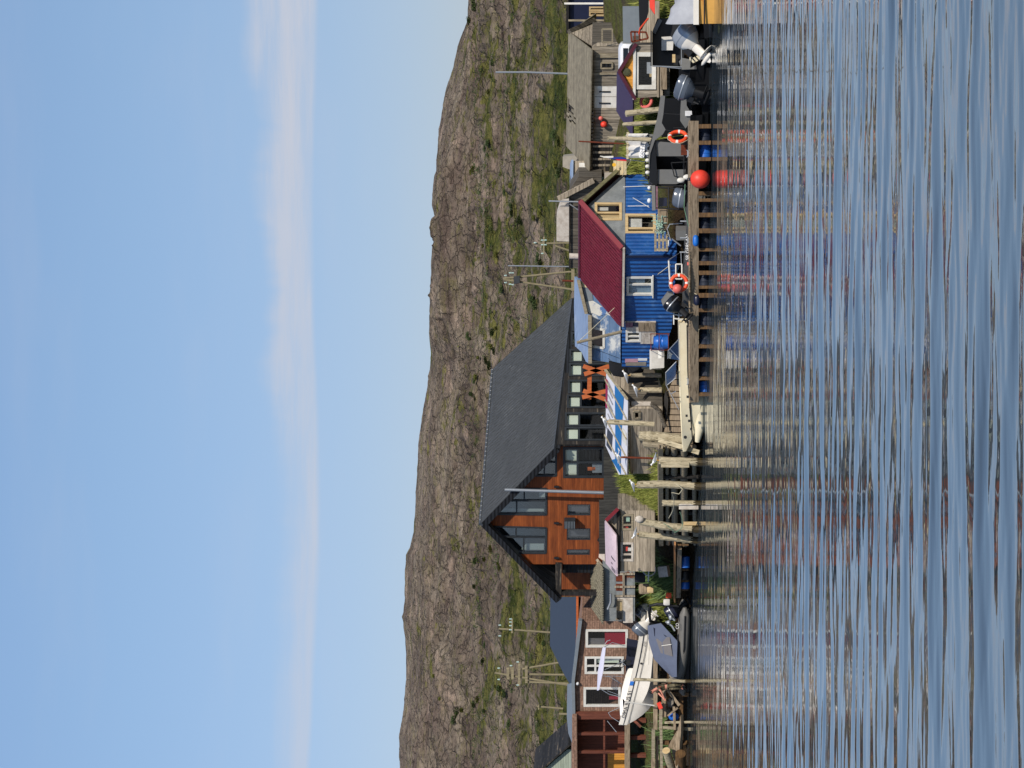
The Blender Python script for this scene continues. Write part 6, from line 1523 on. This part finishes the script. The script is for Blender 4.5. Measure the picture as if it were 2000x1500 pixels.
MB().slab([k6(1330, 190, .0), k6(1386, 190, .0), k6(1386, 250, .0), k6(1330, 250, 0)], V((0, .1, 0))).build('bulwark', M['boat_black'], kb)
MB().slab([k6(1292, 192, 1.2), k6(1342, 192, 1.2), k6(1342, 262, 1.3), k6(1292, 268, 1.3)], V((0, .1, 0))).build('cockpit_screen', M['boat_black'], kb)
mb = MB()
for a, b in (((1298, 222), (1330, 224)), ((1300, 254), (1330, 258)), ((1315, 250), (1345, 250)), ((1336, 273), (1336, 359)), ((1311, 318), (1345, 316)), ((1317, 344), (1345, 350)), ((1311, 318), (1317, 344))): mb.tube([k6(*a, -.14), k6(*b, -.14)], .022, 6)
mb.build('grab_rail', M['black_rubber'], kb)
MB().slab([k6(1330, 283, -.16), k6(1330, 303, -.16), k6(1342, 303, -.16), k6(1342, 283, -.16)], V((0, .05, 0))).build('step_box', M['rusty'], kb)
mb = MB(); mb.bar(k6(1261, 293, .5), k6(1261, 348, .5), .05, .05)
for y in (296, 308, 320, 332, 344): mb.bar(k6(1257, y, .5), k6(1270, y, .5), .03, .03); mb.ball(k6(1265, y+3, .5), .09, .07, .07, 8, 6)
mb.build('roof_rack', M['black_rubber'], kb, rec=False)
mb = MB(); [mb.ball(k6(1265, y, .3), .08, .08, .1, 10, 7) for y in (300, 313, 325, 337)]; mb.build('lamp', M['white_paint'], kb, rec=False)
for y in (344, 350): MB().ball(P(1342 if y == 344 else 1330, y+2, 89.6), .11, .1, .16).build('white_pot', M['white_paint'], kb)
outboard('dark grey outboard motor at the stern of the black workboat', P(1320, 166, 87.9), P(1388, 192, 87.8), .39, M['grey_gloss'], M['grey_gloss'], M['black_rubber'], fore=(-1, .5, -.1))
# boat A
f7 = Fr(V((P(1388, 60, 89.4).x, 89.4, 0)), V((P(1388, 200, 91.0).x, 91.0, 0)))
k2 = thing('black_cabin_boat', 'black boat with an open dark shelter behind the white outboard', 'boat', f7(2, 0, 0))
hullmb(f7, .95, -.3, .7, .9, .2, fullness=3, tip=.3).build('hull', M['boat_black'], k2)
k7 = lambda x, y, o=0: P(x, y, 89.4+o)
MB().slab([k7(1274, 62), k7(1274, 128), k7(1332, 128), k7(1345, 62), k7(1340, 36), k7(1284, 36)], V((0, .1, 0))).build('shelter_back', M['boat_black'], k2)
MB().slab([k7(1273, 60, -1.1), k7(1273, 129, -1.1), k7(1273, 129, .1), k7(1273, 60, .1)], UPZ*.05).build('shelter_roof', M['boat_black'], k2)
MB().slab([k7(1287, 36, -.3), k7(1274, 62, -.3), k7(1280, 66, -.3), k7(1293, 40, -.3)], V((0, .06, 0))).build('shelter_side', M['boat_grey'], k2)
MB().slab([k7(1326, 120, -.2), k7(1332, 113, -.2), k7(1358, 118, -.2), k7(1360, 135, -.2), k7(1332, 136, -.2)], V((0, .2, 0))).build('stern_panel', M['boat_grey'], k2)
MB().slab([k7(1326, 132, -.05), k7(1386, 132, -.05), k7(1386, 200, .6), k7(1326, 200, .6)], V((0, .1, 0))).build('bulwark', M['boat_black'], k2)
MB().slab([k7(1347, 104, -.4), k7(1354, 104, -.4), k7(1375, 113, -.4), k7(1354, 123, -.4), k7(1347, 117, -.4)], V((0, .35, 0))).build('transom_box', M['cream_gel'], k2)
mb = MB(); mb.tube([k7(1290, 130, -.6), k7(1330, 134, -.6)], .02, 5); mb.tube([k7(1331, 60, -.9), k7(1331, 126, -.9)], .018, 5); mb.tube([k7(1274, 129, -1.05), k7(1332, 131, -1.0)], .025, 6); mb.build('rail', M['steel'], k2)
MB().slab([k7(1292, 72, -.35), k7(1310, 71, -.35), k7(1316, 76, -.35), k7(1314, 98, -.35), k7(1292, 98, -.35)], V((0, .1, 0))).build('hanging_cloth', M['tarp_white'], label='white printed cloth hanging in the dark boat shelter', cat='cloth')
MB().slab([k7(1313, 106, -.35), k7(1319, 106, -.35), k7(1319, 122, -.35), k7(1313, 122, -.35)], V((0, .05, 0))).build('tan_board', M['new_wood'], label='small tan board fixed in the dark boat shelter', cat='board')
outboard('large white and grey outboard motor, tilted, nearest the right edge', P(1326, 56, 87.4), P(1387, 122, 87.0), .42, M['silver'], M['white_gel'], M['white_gel'], fore=(-1, .5, .2))
# orange boat with tarpaulin at the very edge
f8 = Fr(V((P(1390, 46, 86.2).x, 86.2, 0)), V((P(1390, -150, 85.6).x, 85.6, 0)))
ob = thing('orange_boat', 'orange hulled boat with white gunwale under a grey tarpaulin', 'boat', f8(1.5, 0, 0))
hullmb(f8, .95, -.35, .58, .7, .25, fullness=3, chine=.95, zc=.2).build('hull', M['orange_hull'], ob)
s8 = 1 if f8.p.y < 0 else -1
mb = MB(); mb.bar(f8(-.03, s8*.97, .66), f8(2.4, s8*.97, .68), .2, .1); mb.build('gunwale', M['white_gel'], ob)
mb = MB(); mb.tube([f8(-.02, s8*.985, .35), f8(2.4, s8*.98, .36)], .03, 6); mb.build('rubbing_strake', M['black_rubber'], ob)
rows = []
for i in range(9):
    t_ = i/8; row = []
    for j in range(15):
        s_ = j/14; x = 1.5*0+s_*2.6; y = s8*(.98-1.96*t_); z = .72+1.0*math.sin(math.pi*t_)**.55*(.86+.14*math.cos(s_*9))
        z += .05*math.sin(s_*31+t_*3)*math.sin(math.pi*t_)
        row.append(f8(x-.02*math.sin(t_*7), y*(1+.02*math.sin(s_*23)), z))
    rows.append(row)
MB().grid(rows).build('tarpaulin', M['tarp_grey'], ob, solid=.015)
MB().slab([P(1268, -20, 87.2), P(1269, 14, 87.2), P(1279, 28, 87.2), P(1279, -20, 87.2)], V((0, .15, 0))).build('red_float', M['buoy_red'], label='red inflatable float on top of the grey tarpaulin', cat='float')
MB().slab([P(1247, -20, 88.2), P(1249, 48, 88.2), P(1252, 58, 88.2), P(1262, 40, 88.2), P(1267, 20, 88.2), P(1267, -20, 88.2)], V((0, .35, 0))).build('black_net_roll', M['black_cloth'], label='rolled black netting above the red float', cat='netting')
MB().tube([P(1266, 36, 87.6), P(1250, 56, 88.2), P(1248, 66, 88.4)], .035, 6).build('orange_pole', M['ring_orange'], label='orange tipped pole beside the black netting', cat='pole')
ch_ = MB(); cq = lambda x, y: P(x, y, 92.4)
for a, b in (((1232, 62), (1234, 82)), ((1234, 82), (1266, 75)), ((1266, 75), (1262, 63)), ((1262, 63), (1232, 62)), ((1240, 62), (1240, 81)), ((1248, 62), (1250, 79))): ch_.bar(cq(*a), cq(*b), .07, .07)
ch_.build('rusty_rack', M['rusty'], label='rusty wooden rack standing right of the purple cabin', cat='rack')
mb = MB(); mb.slab([P(1256, 2, 93.4), P(1288, 2, 93.4), P(1288, 88, 93.4), P(1250, 88, 93.4)], V((0, .2, 0))); mb.build('board_fence', M['weathered'], label='low pale board fence below the grey metal sheets', cat='fence')
# tarp-covered boat with lettering
tb = thing('covered_boat', 'boat under a white tarpaulin with a lettered strip, left of the purple cabin', 'boat', P(1272, 285, 93.0))
rows = []
for i in range(7):
    t_ = i/6; rows.append([P(1266-41*math.sin(math.pi*t_*.62)**.8-3*math.sin(j*1.9), 261+j*47/12, 92.4+2.0*t_) for j in range(13)])
MB().grid(rows).build('tarpaulin', M['tarp_white'], tb, solid=.02)
MB().slab([P(1251, 279, 92.3), P(1259.5, 281, 92.25), P(1258, 309, 92.25), P(1248.5, 307, 92.3)], V((0, .02, 0))).build('lettered_strip', M['sign_white'], tb)
textmb('CO T SMALL', .165, P(1256.5, 307.5, 92.2), P(1256.5, 281, 92.2)-P(1256.5, 307.5, 92.2), UPZ, .01).build('lettering', M['letter_dark'], tb)
MB().slab([P(1262, 262, 92.5), P(1275, 262, 92.5), P(1275, 310, 92.5), P(1264, 308, 92.5)], V((0, 1.4, 0))).build('hull', M['boat_grey'], tb)
MB().bar(P(1226, 258, 93.6), P(1225.5, 311, 93.6), .09, .08).build('white_spar', M['post_wood'], label='long pale spar lying above the covered boat', cat='spar')
mb = MB(); mb.torus(P(1262, 198, 93.4), (.2, -1, .5), .24, .07, seg=24, m=8); mb.build('tyre', M['buoy_pink'], label='faded pink ring lying beside the purple cabin', cat='ring')
flg = thing('flag', 'white blue and red flag hanging limp on a pole', 'flag', P(1225, 312, 93.8))
MB().tube([P(1172, 305, 93.9), P(1262, 316, 93.9)], .018, 6).build('pole', M['white_paint'], flg)
for (pts, m) in (([(1174, 306), (1198, 305), (1198, 309), (1180, 308)], 'white_paint'), ([(1186, 308.5), (1214, 307), (1230, 312), (1200, 311)], 'flag_blue'), ([(1201, 310.5), (1222, 311), (1224, 315), (1206, 313.5)], 'flag_red')):
    MB().slab([P(x, y, 93.8) for x, y in pts], V((.02, .05, 0))).build('stripe', M[m], flg)
mb = MB()
for i in range(4): mb.bar(P(1201+i*6.5, 314, 96.2-i*.1), P(1201+i*6.5, 341, 96.4-i*.1), .13, .1)
mb.build('plank_stack', M['cream_board'], label='pale peach planks stacked behind the flag', cat='planks')
mb = MB().box(P(1193, 351, 98), .5, .5, .55, .2); mb.box(P(1206, 351, 98), .56, .56, .05, .2); mb.build('concrete_block', M['concrete'], label='squat grey concrete block behind the pale planks', cat='block')
MB().slab([P(1099, 306, 110), P(1099, 326, 110), P(1150, 345, 110), P(1150, 300, 110)], V((.3, 2, 0))).build('concrete_wall', M['concrete'], label='bare concrete wall behind the left end of the barn', cat='wall')
tr_ = thing('blue_grey_trailer', 'low shed with pale blue roof edge behind the barn', 'shed', P(1150, 345, 106))
MB().slab([P(1116, 312, 105.6), P(1115, 372, 105.8), P(1119, 372, 105.8), P(1120, 312, 105.6)], V((0, 2, .1))).build('roof', M['pale_blue_board'], tr_)
MB().slab([P(1120, 314, 105.7), P(1120, 370, 105.9), P(1160, 370, 105.9), P(1160, 314, 105.7)], V((0, 1.8, 0))).build('wall', M['weathered'], tr_)
MB().slab([P(1131, 318, 105.6), P(1131, 336, 105.6), P(1150, 336, 105.6), P(1150, 318, 105.6)], V((0, .08, 0))).build('window', M['white_paint'], tr_)
MB().tube([P(1130, 276, 100.4), P(1222, 281, 100.2)], .035, 7).build('rusty_pole', M['rusty'], label='rust red pole standing before the barn roof', cat='pole')
sg = MB().lathe(P(1199.5, 322, 95.8), [(0, .08), (.02, .08)], 16, (0, -1, 0)); sg.build('round_sign', M['yellow_sign'], label='small round yellow disc above the pale planks', cat='sign')
mat('pole_wood', S(156, 145, 116), S(110, 101, 80), rough=.9, ns=3, st=(5, .7), bump=.4)
# ================================================================= poles behind the houses
def pole_thing(name, label, Y, bars, r, cross=(), ins=(), m='pole_wood', cat='utility pole'):
    t = thing(name, label, cat, P(max(max(a[0], b[0]) for a, b in bars), bars[0][0][1], Y))
    for a, b in bars: MB().tube([P(a[0], a[1], Y), P(b[0], b[1], Y)], r, 8).build('pole', M[m], t)
    for a, b, w_ in cross: MB().bar(P(a[0], a[1], Y-.12), P(b[0], b[1], Y-.12), w_, .1).build('crossarm', M[m], t)
    for x, y in ins: MB().lathe(P(x, y, Y-.15), [(0, .03), (.04, .055), (.07, .03), (.1, .055), (.13, .03), (.17, .02)], 8).build('insulator', M['insulator'], t)
    return t
pole_thing('utility_pole', 'A shaped wooden pole with transformer behind the red and blue house', 140, [((983, 544), (1122, 530)), ((983, 546), (1122, 566))], .065, [((1119, 526), (1119, 568), .2)], [(999, 533), (1004, 533), (999, 555), (1004, 556), (990, 538), (990, 552)])
MB().slab([P(1003, 540, 139.7), P(1015, 538, 139.7), P(1015, 552, 139.7), P(1004, 555, 139.7)], V((0, .4, 0))).build('transformer_box', M['frame_dark'], label='dark transformer box on the A shaped pole', cat='transformer')
pole_thing('utility_pole', 'braced wooden pole with green insulators behind the red roof', 138, [((1040, 476), (1140, 474)), ((1084, 480), (1140, 499))], .06, [((1062, 463), (1062, 498), .09)], [(1062, 469), (1068, 469), (1062, 478), (1068, 478), (1048, 474), (1062, 495)])
pole_thing('utility_pole', 'single wooden pole with white insulators behind the slate roof', 140, [((974, 1228), (1085, 1236))], .06, [((1000, 1208), (1000, 1236), .1)], [(1000, 1209), (1000, 1215), (1000, 1222), (1000, 1230), (979, 1221), (979, 1242)])
pole_thing('utility_pole', 'cluster pole with many legs and stacked crossarms left of the slate roof', 138, [((966, 1314), (1108, 1338)), ((1018, 1307), (1098, 1293)), ((1028, 1317), (1108, 1318)), ((1028, 1332), (1110, 1335))], .065, [((992, 1303), (992, 1327), .16), ((1001, 1303), (1001, 1327), .16), ((1014, 1293), (1014, 1340), .14), ((1028, 1300), (1028, 1334), .16)], [(977, 1305), (977, 1327), (1001, 1300), (1014, 1293), (1014, 1338)])
pole_thing('utility_pole', 'short plain pole on the green slope at the far left', 137, [((1049, 1380), (1100, 1384))], .06, [((1052, 1376), (1052, 1386), .08)])
pole_thing('utility_pole', 'short stub pole left of a taller plain pole on the slope', 137, [((1092, 1394), (1112, 1395))], .07)
pole_thing('utility_pole', 'small low pole at the left edge of the green slope', 139, [((1062, 1483), (1074, 1484))], .07)
pole_thing('mast', 'thin grey metal mast behind the old barn roof', 114, [((968, 141), (1030, 141)), ((1030, 141), (1112, 144))], .045, m='steel', cat='mast')
pole_thing('mast', 'thin grey mast beside the A shaped pole', 110, [((992, 519), (1135, 521))], .03, m='steel', cat='mast')
MB().tube([P(1098, 548, 108), P(1120, 549, 108)], .05, 8).build('red_pipe', M['rusty'], label='short rust red pipe between the legs of the A shaped pole', cat='pipe')
